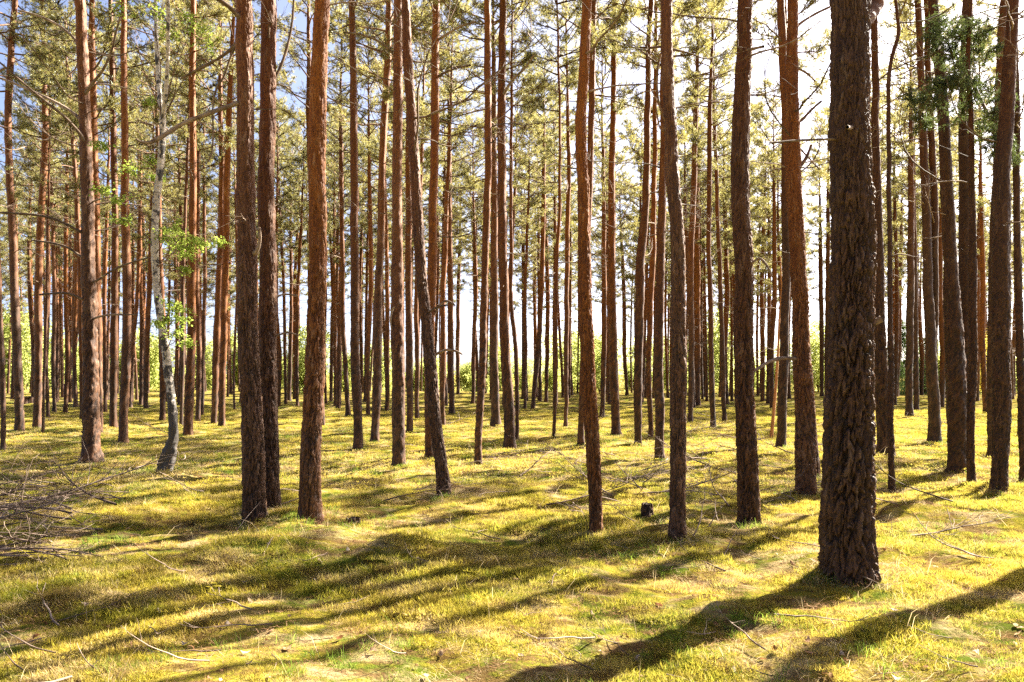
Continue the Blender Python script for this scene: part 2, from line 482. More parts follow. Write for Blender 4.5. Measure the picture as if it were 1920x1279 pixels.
def trunk_mesh(P, R, zvis, Y, seed, mat, bark=1.0, flare=.32, top=None):
    """P (n,3) centreline relative to the base, R radii; detail follows distance Y"""
    zt = P[-1, 2]
    pix = max(Y, 4.0) / 747.0
    rm = R[0]
    k = 1.0 if Y < 11 else (1.25 if Y < 20 else 1.5)
    nseg = int(np.clip(2 * PI * rm / (pix * k) * (1.4 if Y < 11 else 1), 9, 210))
    dz = pix * (1.15 if Y < 11 else 2.2 if Y < 16 else 3.2)
    zv = min(zvis + .3, zt)
    zs = np.concatenate([np.arange(-.25, zv, dz), np.arange(zv, zt, .45), [zt]])
    cx = np.interp(zs, P[:, 2], P[:, 0]); cy = np.interp(zs, P[:, 2], P[:, 1])
    # soften the kinks
    w = max(3, int(.8 / max(dz, .05)) | 1)
    if len(zs) > 2 * w:
        def sm(a):
            e = np.pad(a, w // 2, mode='reflect', reflect_type='odd')
            return np.convolve(e, np.ones(w) / w, 'valid')
        cx, cy = sm(cx), sm(cy)
    sh = np.interp(0, zs, cx), np.interp(0, zs, cy)
    cx -= sh[0]; cy -= sh[1]
    r = np.interp(zs, P[:, 2], R)
    th = np.arange(nseg) / nseg * 2 * PI
    TH, Z = np.meshgrid(th, zs)
    Rr = np.repeat(r[:, None], nseg, 1)
    lob = vnoise(TH / (2 * PI) * 0 + np.cos(TH) * 1.6 + 7 * seed, np.sin(TH) * 1.6 + Z * .5, seed)
    Rr = Rr * (1 + flare * np.exp(-np.maximum(Z, 0) / .17) * (1 + 2.4 * lob) + .09 * lob)
    Rr = Rr * (1 + .13 * vnoise(np.cos(TH) * .8 + 3 * seed, np.sin(TH) * .8 + Z * 1.7, seed + 3) + .10 * vnoise(np.cos(TH) * 1.7 + seed, np.sin(TH) * 1.7 + Z * 4.5, seed + 4))
    cx = cx + .030 * vnoise(zs * 1.1, 0 * zs, seed + 40) + .014 * vnoise(zs * 2.7, 0 * zs, seed + 41)
    wh = np.mod(zs + .6 * vnoise(zs * .4, 0 * zs, seed + 42), .62) - .31
    Rr = Rr * (1 + .045 * np.exp(-(wh / .06) ** 2)[:, None] * (zs > 1.5)[:, None])
    # bark plates
    circ = 2 * PI * rm
    nu = max(6, int(round(circ / .036)))
    wu = 1.5 * vnoise(np.cos(TH) * 3 + seed, np.sin(TH) * 3 + Z * 6, seed + 5) + .55 * vnoise(np.cos(TH) * 9 + seed, np.sin(TH) * 9 + Z * 17, seed + 15)
    wv = 1.6 * vnoise(np.cos(TH) * 4 + seed, np.sin(TH) * 4 + Z * 4, seed + 6) + .9 * vnoise(np.cos(TH) * 11 + seed, np.sin(TH) * 11 + Z * 9, seed + 16)
    f1, f2, cr = cells(TH / (2 * PI) * nu + wu, Z / .135 + wv, nu, seed * 7 + 1)
    fis = np.abs(vnoise(np.cos(TH) * 11 + .7 * wu, np.sin(TH) * 11 + Z * 2.6, seed + 21)) + .5 * np.abs(vnoise(np.cos(TH) * 23, np.sin(TH) * 23 + Z * 6 + wv, seed + 22))
    fis = 1 - sstep(.02, .16, fis)
    crack = np.clip(.75 * (1 - sstep(.02, .27, f2 - f1)) * (.75 + .6 * vnoise(np.cos(TH) * 6, np.sin(TH) * 6 + Z * 9, seed + 30)) + .5 * fis, 0, 1)
    f1b, f2b, crb = cells(TH / (2 * PI) * nu * 2 + wu, Z / .05 + wv * 2, nu * 2, seed * 7 + 4)
    crack2 = 1 - sstep(.0, .22, f2b - f1b)
    f1c, f2c, crc = cells(TH / (2 * PI) * max(4, nu // 2) + .8 * wu, Z / .33 + .6 * wv, max(4, nu // 2), seed * 7 + 9)
    deep = (1 - sstep(.0, .22, f2c - f1c)) * (1 - sstep(1.5, 5, Z))
    crack = np.maximum(crack, deep)
    hi = sstep(1.5, 6, Z)
    amp = bark * np.clip(rm / .2, .45, 1.1) * (1 - .3 * hi)
    fine = vnoise(np.cos(TH) * 22, np.sin(TH) * 22 + Z * 26, seed + 8)
    disp = amp * (-.022 * crack - .014 * deep + .010 * (crc - .5) + .014 * (cr - .5) + .011 * (crb - .5) - .004 * crack2 + .010 * fine)
    Rr = np.maximum(Rr + disp, .012)
    V = np.stack([cx[:, None] + Rr * np.cos(TH), cy[:, None] + Rr * np.sin(TH), Z], -1).reshape(-1, 3)
    n = len(zs)
    i = np.arange(n - 1)[:, None] * nseg; j = np.arange(nseg)[None]; j2 = (j + 1) % nseg
    Q = np.stack([i + j, i + j2, i + nseg + j2, i + nseg + j], -1).reshape(-1, 4)
    me = mesh('trunk', V, Q, mats=[mat], smooth=True,
              attrs={'crack': np.clip(crack + .35 * crack2 * (1 - crack), 0, 1).ravel() * (1 - .35 * hi.ravel()),
                     'tone': np.clip(.5 * cr + .3 * crb + .2 * crc, 0, 1).ravel()})
    axisf = lambda z: (float(np.interp(z, zs, cx)), float(np.interp(z, zs, cy)), float(np.interp(z, zs, r)))
    return me, axisf

# ------------------------------------------------------------------ branches and crowns (shared meshes)
def curve_pts(L, n, az, el, bend, wob, r):
    """a wobbling curve of length L starting at 0"""
    d = np.array([math.cos(az) * math.cos(el), math.sin(az) * math.cos(el), math.sin(el)])
    P = [np.zeros(3)]
    for i in range(n):
        d = d + np.array([0, 0, bend / n]) + r.normal(0, wob, 3)
        d = d / np.linalg.norm(d)
        P.append(P[-1] + d * L / n)
    return np.array(P)

def dead_branch_mesh(seed, L, twigs, bend, el, r0, mat=None, name='dead_branch', wob=.12):
    r = np.random.default_rng(seed)
    A = Acc()
    P = curve_pts(L, 9, 0, el, bend, wob, r)
    A.quads(*tube(P, np.linspace(r0, r0 * .22, len(P)) * r.uniform(.85, 1.15, len(P)), 5))
    for _ in range(twigs):
        s = r.uniform(.25, .98); k = min(int(s * 9), 8)
        base = P[k] * (1 - (s * 9 - k)) + P[k + 1] * (s * 9 - k)
        d = P[k + 1] - P[k]
        az = math.atan2(d[1], d[0]) + r.choice([-1, 1]) * r.uniform(.4, 1.2)
        Q = curve_pts(L * r.uniform(.12, .42), 5, az, math.asin(np.clip(d[2] / np.linalg.norm(d), -1, 1)) + r.uniform(-.5, .5), r.uniform(-.2, .5), .16, r) + base
        A.quads(*tube(Q, np.linspace(r0 * .38, r0 * .12, 6), 3))
        if L > 1.2:
            for _ in range(2):
                q = Q[r.integers(2, 6)]
                Q2 = curve_pts(L * r.uniform(.06, .16), 3, az + r.uniform(-1, 1), r.uniform(-.4, .6), .2, .16, r) + q
                A.quads(*tube(Q2, np.linspace(r0 * .2, r0 * .1, 4), 3))
    return A.mesh(name, [mat or M_DEAD], True)

def needles(A, C, D, n, ln, wd, r, m):
    """brushes of needles: centres C, directions D"""
    k = len(C)
    c = np.repeat(C, n, 0) - np.repeat(D, n, 0) * r.uniform(0, .10, (k * n, 1))
    d = np.repeat(D, n, 0)
    p = unit(np.cross(d, r.normal(0, 1, (k * n, 3))))
    th = r.uniform(.35, 1.35, (k * n, 1))
    dr = d * np.cos(th) + p * np.sin(th)
    side = unit(np.cross(dr, r.normal(0, 1, (k * n, 3)))) * wd * .5
    tip = c + dr * ln * r.uniform(.6, 1.15, (k * n, 1))
    V = np.stack([c - side, c + side, tip], 1).reshape(-1, 3)
    A.tris(V, np.arange(k * n * 3).reshape(-1, 3), m)

def crown_mesh(seed, L=8.0, Rm=1.9, nb=36, n_need=13, dens=1.0, wd=.0115):
    r = np.random.default_rng(seed)
    A = Acc(); C = []; D = []
    for i in range(nb):
        t = min(.99, (i + r.uniform(0, 1)) / nb) ** .85
        z = t * L
        prof = (.35 + .65 * math.sin(PI * min(1, .12 + .62 * t))) if t < .55 else (1 - ((t - .55) / .46) ** 1.6 * .85)
        bl = Rm * prof * r.uniform(.55, 1.2)
        az = i * 2.4 + r.uniform(-.7, .7)
        el = -.1 + .95 * t + r.uniform(-.2, .2)
        P = curve_pts(bl, 6, az, el, r.uniform(.1, .7), .13, r) + np.array([0, 0, z])
        A.quads(*tube(P, np.linspace(.028, .008, 7) * (.7 + .3 * prof), 4), 0)
        s0 = .45 if t < .3 else .25
        for j in range(int(10 * dens * (0.6 + .5 * prof))):
            s = r.uniform(s0, 1.0); k = min(int(s * 6), 5)
            b = P[k] + (P[k + 1] - P[k]) * (s * 6 - k)
            d = P[k + 1] - P[k]
            a2 = math.atan2(d[1], d[0]) + r.choice([-1, 1]) * r.uniform(.2, 1.15)
            tl = r.uniform(.22, .62) * (1.15 - .4 * s)
            Q = curve_pts(tl, 3, a2, r.uniform(-.25, .7), .5, .2, r) + b
            A.quads(*tube(Q, np.linspace(.009, .004, 4), 3), 0)
            for q in range(r.integers(4, 8)):
                u = r.uniform(.3, 1.0) * 3; kk = min(int(u), 2)
                C.append(Q[kk] + (Q[kk + 1] - Q[kk]) * (u - kk) + r.normal(0, .05, 3))
                dd = unit(Q[kk + 1] - Q[kk]) + r.normal(0, .45, 3) + np.array([0, 0, .25])
                D.append(unit(dd))
        C.append(P[-1]); D.append(unit(P[-1] - P[-2]))
    needles(A, np.array(C), np.array(D), n_need, .105, wd, r, 1)
    return A.mesh('crown', [M_LIMB, M_NEEDLE])

CROWNS = [crown_mesh(100 + i, Rm=(1.55, 1.9, 1.35, 2.05, 1.7, 1.45, 1.8, 1.6)[i], nb=(34, 38, 30, 38, 36, 32, 34, 40)[i]) for i in range(8)]
FAR_CROWNS = [crown_mesh(150 + i, Rm=(2.2, 1.8, 2.4, 2.0, 1.7)[i], nb=(38, 34, 42, 36, 34)[i], dens=1.35, wd=.012) for i in range(5)]
STUBS = [dead_branch_mesh(200 + i, (.25, .4, .6, .8, .5)[i], (0, 1, 2, 3, 1)[i], (-.2, .3, -.5, .2, -.8)[i], (.1, .3, 0, -.1, .35)[i], .013) for i in range(5)]
LONGS = [dead_branch_mesh(230 + i, (1.3, 1.7, 2.1, 1.5, 2.4, 1.9, 1.2, 1.6, 2.6, 2.0)[i], (6, 8, 10, 7, 9, 11, 6, 5, 9, 8)[i],
                          (.4, -.3, .6, -.6, .9, .2, .5, 1.0, -.2, .7)[i], (0, .35, -.1, .3, -.2, .2, -.3, -.1, .25, .3)[i], .017) for i in range(10)]

def far_branches(seed, H):
    """the dead side branches of one distant pine, joined: too small to pick apart"""
    r = np.random.default_rng(seed)
    A = Acc()
    for i in range(24):
        z = r.uniform(.2, .62) * H
        L = r.uniform(.5, 1.7) * (.5 + z / H)
        P = curve_pts(L, 5, r.uniform(0, 6.28), r.uniform(-.2, .4), r.uniform(-.4, .7), .15, r) + np.array([0, 0, z])
        A.quads(*tube(P, np.linspace(.016, .006, 6), 3))
        for j in range(3):
            Q = curve_pts(L * r.uniform(.2, .45), 3, r.uniform(0, 6.28), r.uniform(-.3, .5), .3, .15, r) + P[r.integers(2, 6)]
            A.quads(*tube(Q, np.linspace(.008, .005, 4), 3))
    return A.mesh('dead_branches', [M_DEAD], True)

# ------------------------------------------------------------------ the pines seen in the photograph
rt = np.random.default_rng(77)
TREES = {}
VAL = dict(H=.29, A=.44, B=.34, C=.56, D=.56, E=.48, F=.38, G=.46, L9=.44, M15=.36, M14=.44, M18=.54, M12=.48)
def pine(key, label, pts, branches=None, H=None, bark=1.0, crown=True, low=3.0, group=None, flare=.32):
    pts = np.array(pts, float)
    X, Y, Z0 = solve(pts[0, 0], pts[0, 1])
    xs_ = (pts[:, 0] - 960) / F_PX * Y
    zs_ = CAM_H - (pts[:, 1] - HZ) / F_PX * Y - Z0
    rs_ = pts[:, 2] / F_PX * Y / 2
    xs_ = xs_ - xs_[0]; zs_[0] = 0
    if H is None:
        H = float(np.clip(12.5 + 26 * rs_[0], 12.5, 17.0) + rt.uniform(-.8, 1.4))
    # the base width includes the root flare: ease it
    rs_[0] = rs_[0] / (1 + flare) if len(rs_) > 1 else rs_[0]
    xs_, zs_, rs_ = list(xs_), list(zs_), list(rs_)
    if zs_[-1] < H:
        sl_ = (xs_[-1] - xs_[-2]) / max(zs_[-1] - zs_[-2], .3)
        sl_ = float(np.clip(sl_, -.06, .06))
        zl, xl, rl = zs_[-1], xs_[-1], rs_[-1]
        for t in (.33, .66, 1.0):
            zz = zl + (H - zl) * t
            zs_.append(zz); xs_.append(xl + sl_ * (zz - zl) * (1 - .4 * t)); rs_.append(rl * (1 - .8 * t) + .004)
    za = np.array(zs_); xa = np.array(xs_); ra = np.array(rs_)
    zz = np.linspace(0, H, 40)
    xa = np.interp(zz, za, xa); ra = np.interp(zz, za, ra)
    ra = ra * np.clip((H - zz) / (.4 * H), .12, 1) ** .6
    ra = np.minimum.accumulate(np.maximum(ra, .018) * 1.0 + 0 * ra) if False else np.maximum(ra, .018)
    ph = rt.uniform(0, 6.28)
    ya = .03 * np.sin(zz / H * rt.uniform(3, 7) + ph) - .03 * math.sin(ph)
    seed = int(rt.integers(1, 9999))
    zvis = CAM_H + HZ / F_PX * Y
    me, ax = trunk_mesh(np.stack([xa, ya, zz], -1), ra, zvis, Y, seed, M_BARK, bark, flare)
    root = empty('pine_tree', (X, Y, Z0), label, 'pine tree', group)
    tr = ob('trunk', me, root)
    # how high the grey plated bark reaches before it turns orange
    tr.color = (1.0 if key[0] == 'S' else .92 if key in 'H F L9'.split() else .42 if key in 'C D G M18 R9 M14'.split() else .55,
                VAL.get(key, .27 if key[0] == 'S' else float(rt.uniform(.29, .50))), 0, 1)
    TREES[key] = (root, ax, H, X, Y, Z0)
    rich = key in ('S2', 'S4', 'S5', 'R20', 'R21') or Y > 26 or (Y > 13 and X < .38 * Y - 2)
    Lc = H * (rt.uniform(.42, .54) if rich else rt.uniform(.38, .46) if Y > 17 else rt.uniform(.27, .33))
    if crown:
        zc = H - Lc
        a0, a1 = ax(zc), ax(H)
        c = CROWNS[int(rt.integers(0, 8))] if not rich else FAR_CROWNS[int(rt.integers(0, 5))]
        o = ob('crown', c, root, (a0[0], a0[1], zc), (-(a1[1] - a0[1]) / Lc, (a1[0] - a0[0]) / Lc, 0))
        o.rotation_euler.rotate_axis('Z', rt.uniform(0, 6.28))
        sc = Lc / 8.0
        wd = float(np.clip(ra[8] / .1, .7, 1.25))
        o.scale = (wd, wd, sc)
    branches = 13 if branches is None else branches + 2
    ztop = min(H - Lc * .7, zvis + .4)
    for i in range(branches):
        if ztop < low: break
        u = rt.uniform(0, 1) ** .75
        z = low + (ztop - low) * u
        a = ax(z)
        if z < 4.2 or rt.uniform() < .2: b = STUBS[int(rt.integers(0, 5))]
        else: b = LONGS[int(rt.integers(0, 10))]
        s = float(rt.uniform(.6, 1.05)) * (1.0 if Y > 9 else .8)
        ob('dead_branch', b, root, (a[0], a[1], z), (0, 0, rt.uniform(0, 6.28)), s)
    return root

def limb(key, path, name='dead_branch', mat=None, k=7, dY=None):
    """a limb of a pine traced through photo pixels, (x, y, width) with its own depth drift dY"""
    root, ax, H, X, Y, Z0 = TREES[key]
    p = np.array(path, float)
    n = len(p)
    dy = np.linspace(0, dY if dY is not None else 0, n)
    YY_ = Y + dy
    P = np.stack([(p[:, 0] - 960) / F_PX * YY_ - X, dy, CAM_H - (p[:, 1] - HZ) / F_PX * YY_ - Z0], -1)
    t = np.linspace(0, n - 1, n * 5)
    Pi = np.stack([np.interp(t, np.arange(n), P[:, c]) for c in range(3)], -1)
    w = 5
    Ps = np.stack([np.convolve(np.pad(Pi[:, c], 2, mode='edge'), np.ones(w) / w, 'valid') for c in range(3)], -1)
    R = np.interp(t, np.arange(n), p[:, 2]) / F_PX * Y / 2
    R = R * (1 + .12 * np.sin(t * 5.1) * np.cos(t * 2.3))
    A = Acc(); A.quads(*tube(Ps, R, k))
    return ob(name, A.mesh(name, [mat or M_DEAD], True), root)

G2 = 'slender pines of the middle rows'
# --- the near ones, each with its own label
pine('H', 'thickest pine of all, dark scaly bark, with a long shadow over the moss',
     [(1591, 1074, 104), (1592, 1000, 93), (1594, 860, 89), (1597, 700, 83), (1599, 480, 75), (1598, 225, 71), (1595, 0, 64)], 0, H=18.5, bark=1.25, flare=.22)
pine('A', 'front stem of the touching pine pair, a long bare limb reaching to the birch',
     [(478, 974, 46), (473, 850, 41), (469, 700, 38), (464, 480, 34), (461, 250, 31), (457, 0, 29)], 1, bark=1.15, flare=.15)
pine('B', 'rear stem of the touching pair of pines, darker and set just behind its partner',
     [(509, 953, 36), (506, 850, 33), (503, 700, 31), (500, 480, 30), (498, 250, 29), (502, 0, 28)], 3, bark=1.1, flare=.15)
pine('C', 'straight pine with pale orange upper stem just beside the touching pair',
     [(580, 977, 46), (586, 800, 38), (589, 700, 35), (593, 480, 32), (594, 250, 32), (604, 0, 28)], 0, bark=1.1, flare=.2)
pine('D', 'pale orange pine with a bowed stem, its foot in the sunny clearing',
     [(1114, 999, 29), (1112, 880, 27), (1106, 750, 27), (1102, 640, 27), (1097, 517, 26), (1095, 375, 22), (1089, 225, 21), (1095, 112, 19), (1101, 0, 18)], 3, flare=.1)
pine('E', 'tall greyish pine with a dark looping twig high on its stem',
     [(1273, 1006, 32), (1275, 893, 31), (1274, 743, 29), (1270, 593, 28), (1268, 480, 27), (1262, 338, 25), (1255, 188, 23), (1249, 0, 19)], 2, flare=.15)
pine('F', 'upright dark brown pine with coarse bark and a tuft of grass at its foot',
     [(1406, 986, 44), (1402, 860, 38), (1397, 705, 36), (1393, 480, 34), (1391, 338, 32), (1397, 112, 29), (1401, 0, 27)], 3, bark=1.2, flare=.2)
pine('G', 'reddish pine leaning beside the thickest pine, with a pale arched dead branch',
     [(1514, 921, 42), (1510, 830, 38), (1507, 743, 36), (1502, 630, 31), (1496, 480, 27), (1489, 338, 26), (1485, 200, 24), (1485, 0, 19)], 4, flare=.15)
pine('G2', 'dark pine half hidden behind the reddish leaning pine',
     [(1529, 894, 24), (1519, 780, 22), (1507, 650, 21), (1492, 480, 19), (1478, 250, 17), (1465, 0, 15)], 5)
pine('L9', 'rough grey pine beyond the birch, many long bare branches, trunk base flaring',
     [(174, 862, 38), (172, 760, 31), (168, 650, 27), (164, 480, 24), (163, 375, 22), (156, 188, 20), (148, 0, 18)], 12, bark=1.25, low=4)
pine('L10', 'orange pine close behind the rough grey many-branched pine',
     [(187, 812, 16), (184, 640, 15), (181, 413, 14), (176, 150, 13), (174, 0, 12)], 9)
pine('M15', 'leaning pine, its stem slanting down to a dark foot',
     [(831, 927, 29), (820, 818, 24), (806, 705, 22), (797, 593, 21), (788, 480, 20), (780, 375, 19), (773, 225, 18), (765, 94, 17), (760, 0, 16)], 5, bark=1.1, flare=.1)
pine('M18', 'straight brighter orange pine behind the leaning pine',
     [(804, 860, 20), (806, 700, 19), (808, 560, 18), (812, 450, 17), (816, 150, 15), (818, 0, 14)], 9)
pine('M14', 'stout pine with a dark collar and pale hooked twig on its stem',
     [(748, 871, 27), (747, 780, 25), (746, 705, 24), (745, 574, 24), (745, 480, 20), (745, 375, 19), (746, 188, 18), (747, 0, 17)], 7, flare=.2)
pine('M10', 'brown pine between the straight pale orange pine and the sunlit-edged pine',
     [(671, 842, 22), (667, 720, 18), (665, 600, 17), (664, 480, 16), (662, 225, 14), (659, 75, 12), (659, 0, 12)], 9)
pine('M12', 'pine with a bright sunlit edge beside the stout collared pine',
     [(704, 828, 20), (706, 720, 17), (709, 600, 16), (713, 480, 14), (716, 375, 14), (720, 262, 13), (726, 150, 13), (730, 0, 12)], 9)
pine('M23', 'thin dark pine with a crooked top in the middle of the clearing',
     [(897, 868, 17), (900, 780, 15), (904, 705, 15), (908, 590, 14), (911, 480, 14), (913, 375, 13), (917, 188, 13), (913, 0, 12)], 8)
pine('M25', 'dark red pine beside the thin crooked-topped pine, brushwood at its foot',
     [(957, 842, 25), (952, 740, 21), (945, 600, 19), (942, 480, 17), (940, 330, 16), (940, 225, 15), (943, 0, 13)], 9, flare=.2)
pine('S14', 'very thick dark pine beyond the thickest pine, foot in deep shade',
     [(1795, 882, 38), (1794, 780, 36), (1790, 667, 35), (1780, 480, 24), (1772, 338, 21), (1763, 188, 19), (1746, 0, 17)], 6)
pine('S14b', 'straight dark pine with hanging green needle sprays on a low branch',
     [(1808, 872, 24), (1808, 700, 23), (1807, 480, 22), (1806, 338, 21), (1806, 150, 19), (1809, 0, 18)], 3)
pine('S15', 'thin dark pine pressed against the very thick dark pine',
     [(1820, 905, 18), (1821, 705, 15), (1823, 480, 14), (1825, 375, 11), (1823, 225, 9), (1819, 120, 8), (1822, 0, 7)], 4)
pine('S18', 'dark pine near the picture edge whose stem leans outward at the top',
     [(1876, 916, 34), (1877, 760, 32), (1877, 667, 31), (1874, 480, 31), (1878, 338, 28), (1890, 188, 23), (1900, 0, 20)], 4)
pine('S18b', 'dark pine half hidden by the outward leaning one',
     [(1857, 852, 15), (1858, 700, 16), (1862, 480, 16), (1868, 300, 15), (1872, 188, 15), (1881, 0, 14)], 5)
pine('S19', 'dark pine cut by the picture edge', [(1919, 903, 18), (1914, 667, 15), (1910, 480, 13), (1908, 0, 11)], 5)
pine('S7', 'thin pine with a crooked snaking top, foot alone in the grass beyond the thickest pine',
     [(1670, 922, 14), (1670, 743, 12), (1671, 593, 10), (1671, 480, 9), (1669, 300, 8), (1667, 150, 7), (1678, 94, 7), (1693, 55, 7), (1690, 25, 6), (1678, 0, 6)], 5)
pine('S6', 'dark pine close behind the thickest pine, widening towards its foot',
     [(1660, 858, 38), (1655, 740, 26), (1650, 630, 21), (1648, 480, 17), (1643, 250, 14), (1641, 0, 12)], 6, flare=.2)
pine('S12', 'front pine of the leaning reddish pair beyond the thickest pine',
     [(1755, 831, 25), (1750, 740, 21), (1744, 667, 20), (1738, 480, 16), (1735, 338, 15), (1729, 188, 13), (1723, 0, 11)], 9)
pine('S12b', 'rear pine of the leaning reddish pair beyond the thickest pine',
     [(1743, 826, 12), (1751, 667, 13), (1752, 480, 13), (1748, 338, 13), (1740, 188, 12), (1735, 0, 11)], 8)
pine('S2', 'dark pine with a curved foot between the upright dark pine and the reddish leaning pine',
     [(1464, 838, 21), (1468, 740, 18), (1470, 667, 17), (1473, 560, 16), (1474, 480, 16), (1472, 250, 13), (1470, 0, 11)], 9)
pine('R16', 'dark pine close beside the greyish looping-twig pine, dark foot',
     [(1237, 862, 21), (1235, 760, 18), (1234, 667, 18), (1237, 480, 16), (1244, 300, 14), (1246, 0, 11)], 8)
pine('R14', 'reddish pine with a wavy upper stem behind the bowed pine',
     [(1197, 834, 18), (1197, 740, 17), (1198, 630, 17), (1200, 480, 17), (1208, 413, 15), (1213, 262, 12), (1215, 131, 11), (1221, 0, 10)], 9)
pine('R15', 'thin pine with a bent stem squeezed between the wavy pine and the dark-footed pine',
     [(1220, 822, 12), (1216, 740, 11), (1215, 667, 11), (1219, 590, 12), (1224, 480, 11), (1228, 250, 9), (1230, 0, 8)], 7)
pine('R12', 'dark straight pine next to the bowed pale pine, on the side of the greyish pine',
     [(1155, 815, 19), (1151, 740, 17), (1149, 667, 17), (1147, 480, 14), (1147, 338, 13), (1151, 150, 10), (1153, 0, 8)], 9)
pine('R9', 'orange pine standing directly behind the bowed pale pine',
     [(1089, 835, 16), (1092, 700, 14), (1100, 480, 13), (1108, 300, 12), (1111, 150, 12), (1114, 0, 11)], 8)
pine('R20', 'slim pine standing free between the greyish pine and the upright dark pine',
     [(1337, 801, 13), (1335, 720, 11), (1333, 630, 10), (1330, 480, 9), (1331, 225, 9), (1337, 37, 7)], 8)
pine('R21', 'slim pine with mossy swollen foot beside the upright dark pine',
     [(1358, 790, 11), (1356, 720, 9), (1354, 630, 9), (1348, 480, 8), (1340, 250, 7), (1337, 100, 6)], 7)
pine('R17', 'pine behind the greyish pine, showing at its sunny edge', [(1294, 792, 13), (1296, 640, 12), (1296, 480, 12), (1301, 375, 11), (1307, 112, 9), (1309, 0, 8)], 8)
pine('R18', 'dark pine of a tight pair beyond the greyish pine', [(1307, 760, 16), (1306, 600, 14), (1305, 400, 12), (1308, 200, 9)], 8)
pine('R6', 'very thin pine stem alone in the sunny moss, brown',
     [(1040, 820, 9), (1042, 700, 8), (1043, 480, 7), (1050, 375, 6), (1050, 188, 5), (1044, 0, 5)], 7)
pine('R7', 'thin dark pine beside the very thin lone stem', [(1061, 801, 10), (1062, 640, 10), (1063, 480, 9), (1067, 300, 8), (1063, 120, 7), (1061, 0, 6)], 8)
pine('R3', 'pine slanting away at its top in the middle distance', [(999, 766, 10), (1006, 690, 10), (1012, 630, 10), (1018, 480, 9), (1020, 300, 8)], 7)
pine('M20', 'brown pine with spreading foot on the sunlit path of moss', [(848, 777, 15), (845, 690, 12), (844, 555, 11), (842, 400, 10), (842, 200, 8)], 8)
pine('M24', 'pine with dark spread foot behind the dark red pine', [(929, 798, 20), (927, 700, 16), (926, 593, 15), (927, 480, 13), (926, 250, 11)], 8)
pine('M9', 'pine with a long curved foot between the pale orange and the brown pine', [(653, 779, 12), (648, 700, 10), (643, 630, 9), (641, 480, 9), (640, 250, 8)], 7)
pine('M16', 'dark pine between the stout collared pine and the leaning pine', [(769, 809, 16), (767, 700, 14), (765, 480, 13), (766, 250, 10), (768, 50, 8)], 8)
pine('C2', 'reddish pine tucked directly behind the straight pale orange pine', [(604, 798, 14), (598, 650, 13), (588, 450, 12), (580, 270, 11), (578, 188, 11), (578, 0, 10)], 8)
pine('L20', 'dark pine beside the birch, on the side of the touching pair', [(352, 816, 20), (356, 720, 18), (358, 630, 16), (359, 480, 15), (361, 300, 13), (360, 112, 11), (362, 0, 10)], 11)
pine('L13', 'front pine of the dark pair between rough grey pine and birch', [(230, 831, 21), (235, 700, 17), (237, 600, 16), (237, 480, 15), (233, 375, 14), (231, 150, 11), (230, 0, 10)], 11)
pine('L12', 'rear pine of the dark pair between rough grey pine and birch', [(212, 802, 18), (214, 650, 14), (214, 480, 12), (214, 375, 11), (210, 188, 10), (205, 0, 9)], 10)
pine('L25', 'sunlit pine of a tight pair between the birch and the touching pines', [(416, 801, 15), (420, 640, 13), (424, 480, 12), (428, 262, 11), (435, 112, 10), (440, 0, 9)], 9)
pine('L24', 'shaded pine of a tight pair between the birch and the touching pines', [(402, 795, 15), (407, 630, 14), (413, 480, 12), (416, 413, 11), (413, 225, 9), (410, 0, 8)], 9)
pine('L2', 'greyish pine with a lit edge near the picture edge, curving up through bare branches',
     [(38, 809, 20), (34, 700, 16), (28, 560, 15), (26, 480, 14), (19, 375, 13), (12, 225, 12), (18, 110, 11), (25, 0, 10)], 11)
pine('L3', 'grey pine between the rough grey pine and the picture edge, sunlit on one side', [(70, 805, 19), (72, 640, 14), (73, 480, 13), (78, 375, 12), (84, 244, 11), (80, 120, 9), (77, 0, 8)], 11)
pine('L3b', 'thin crooked sapling stem beside the grey sunlit pine', [(80, 815, 7), (84, 700, 6), (86, 600, 6), (88, 450, 5)], 6, H=10)
pine('L1', 'thin dark stem at the picture edge beyond the brush heap', [(7, 846, 12), (4, 740, 10), (1, 620, 9), (-4, 450, 8), (-10, 200, 7)], 6)
pine('L8', 'pine just visible behind the rough grey pine, dark and straight', [(154, 787, 11), (153, 650, 10), (150, 480, 9), (140, 300, 8), (128, 150, 8)], 8)
pine('S9', 'dark straight pine between the thickest pine and the leaning reddish pair', [(1704, 781, 17), (1705, 640, 14), (1706, 480, 12), (1707, 300, 10)], 8)
pine('S10', 'slimmer dark pine close to the leaning reddish pair', [(1718, 768, 13), (1716, 600, 10), (1714, 400, 9)], 7)
pine('S4', 'slim pine in the bright gap beside the thickest pine, taller looking', [(1541, 744, 10), (1540, 600, 9), (1538, 480, 8), (1536, 300, 7)], 7)
pine('S5', 'slim dark pine in the bright gap, touching the thickest pine', [(1550, 752, 11), (1551, 600, 9), (1552, 480, 8), (1552, 300, 7)], 7)
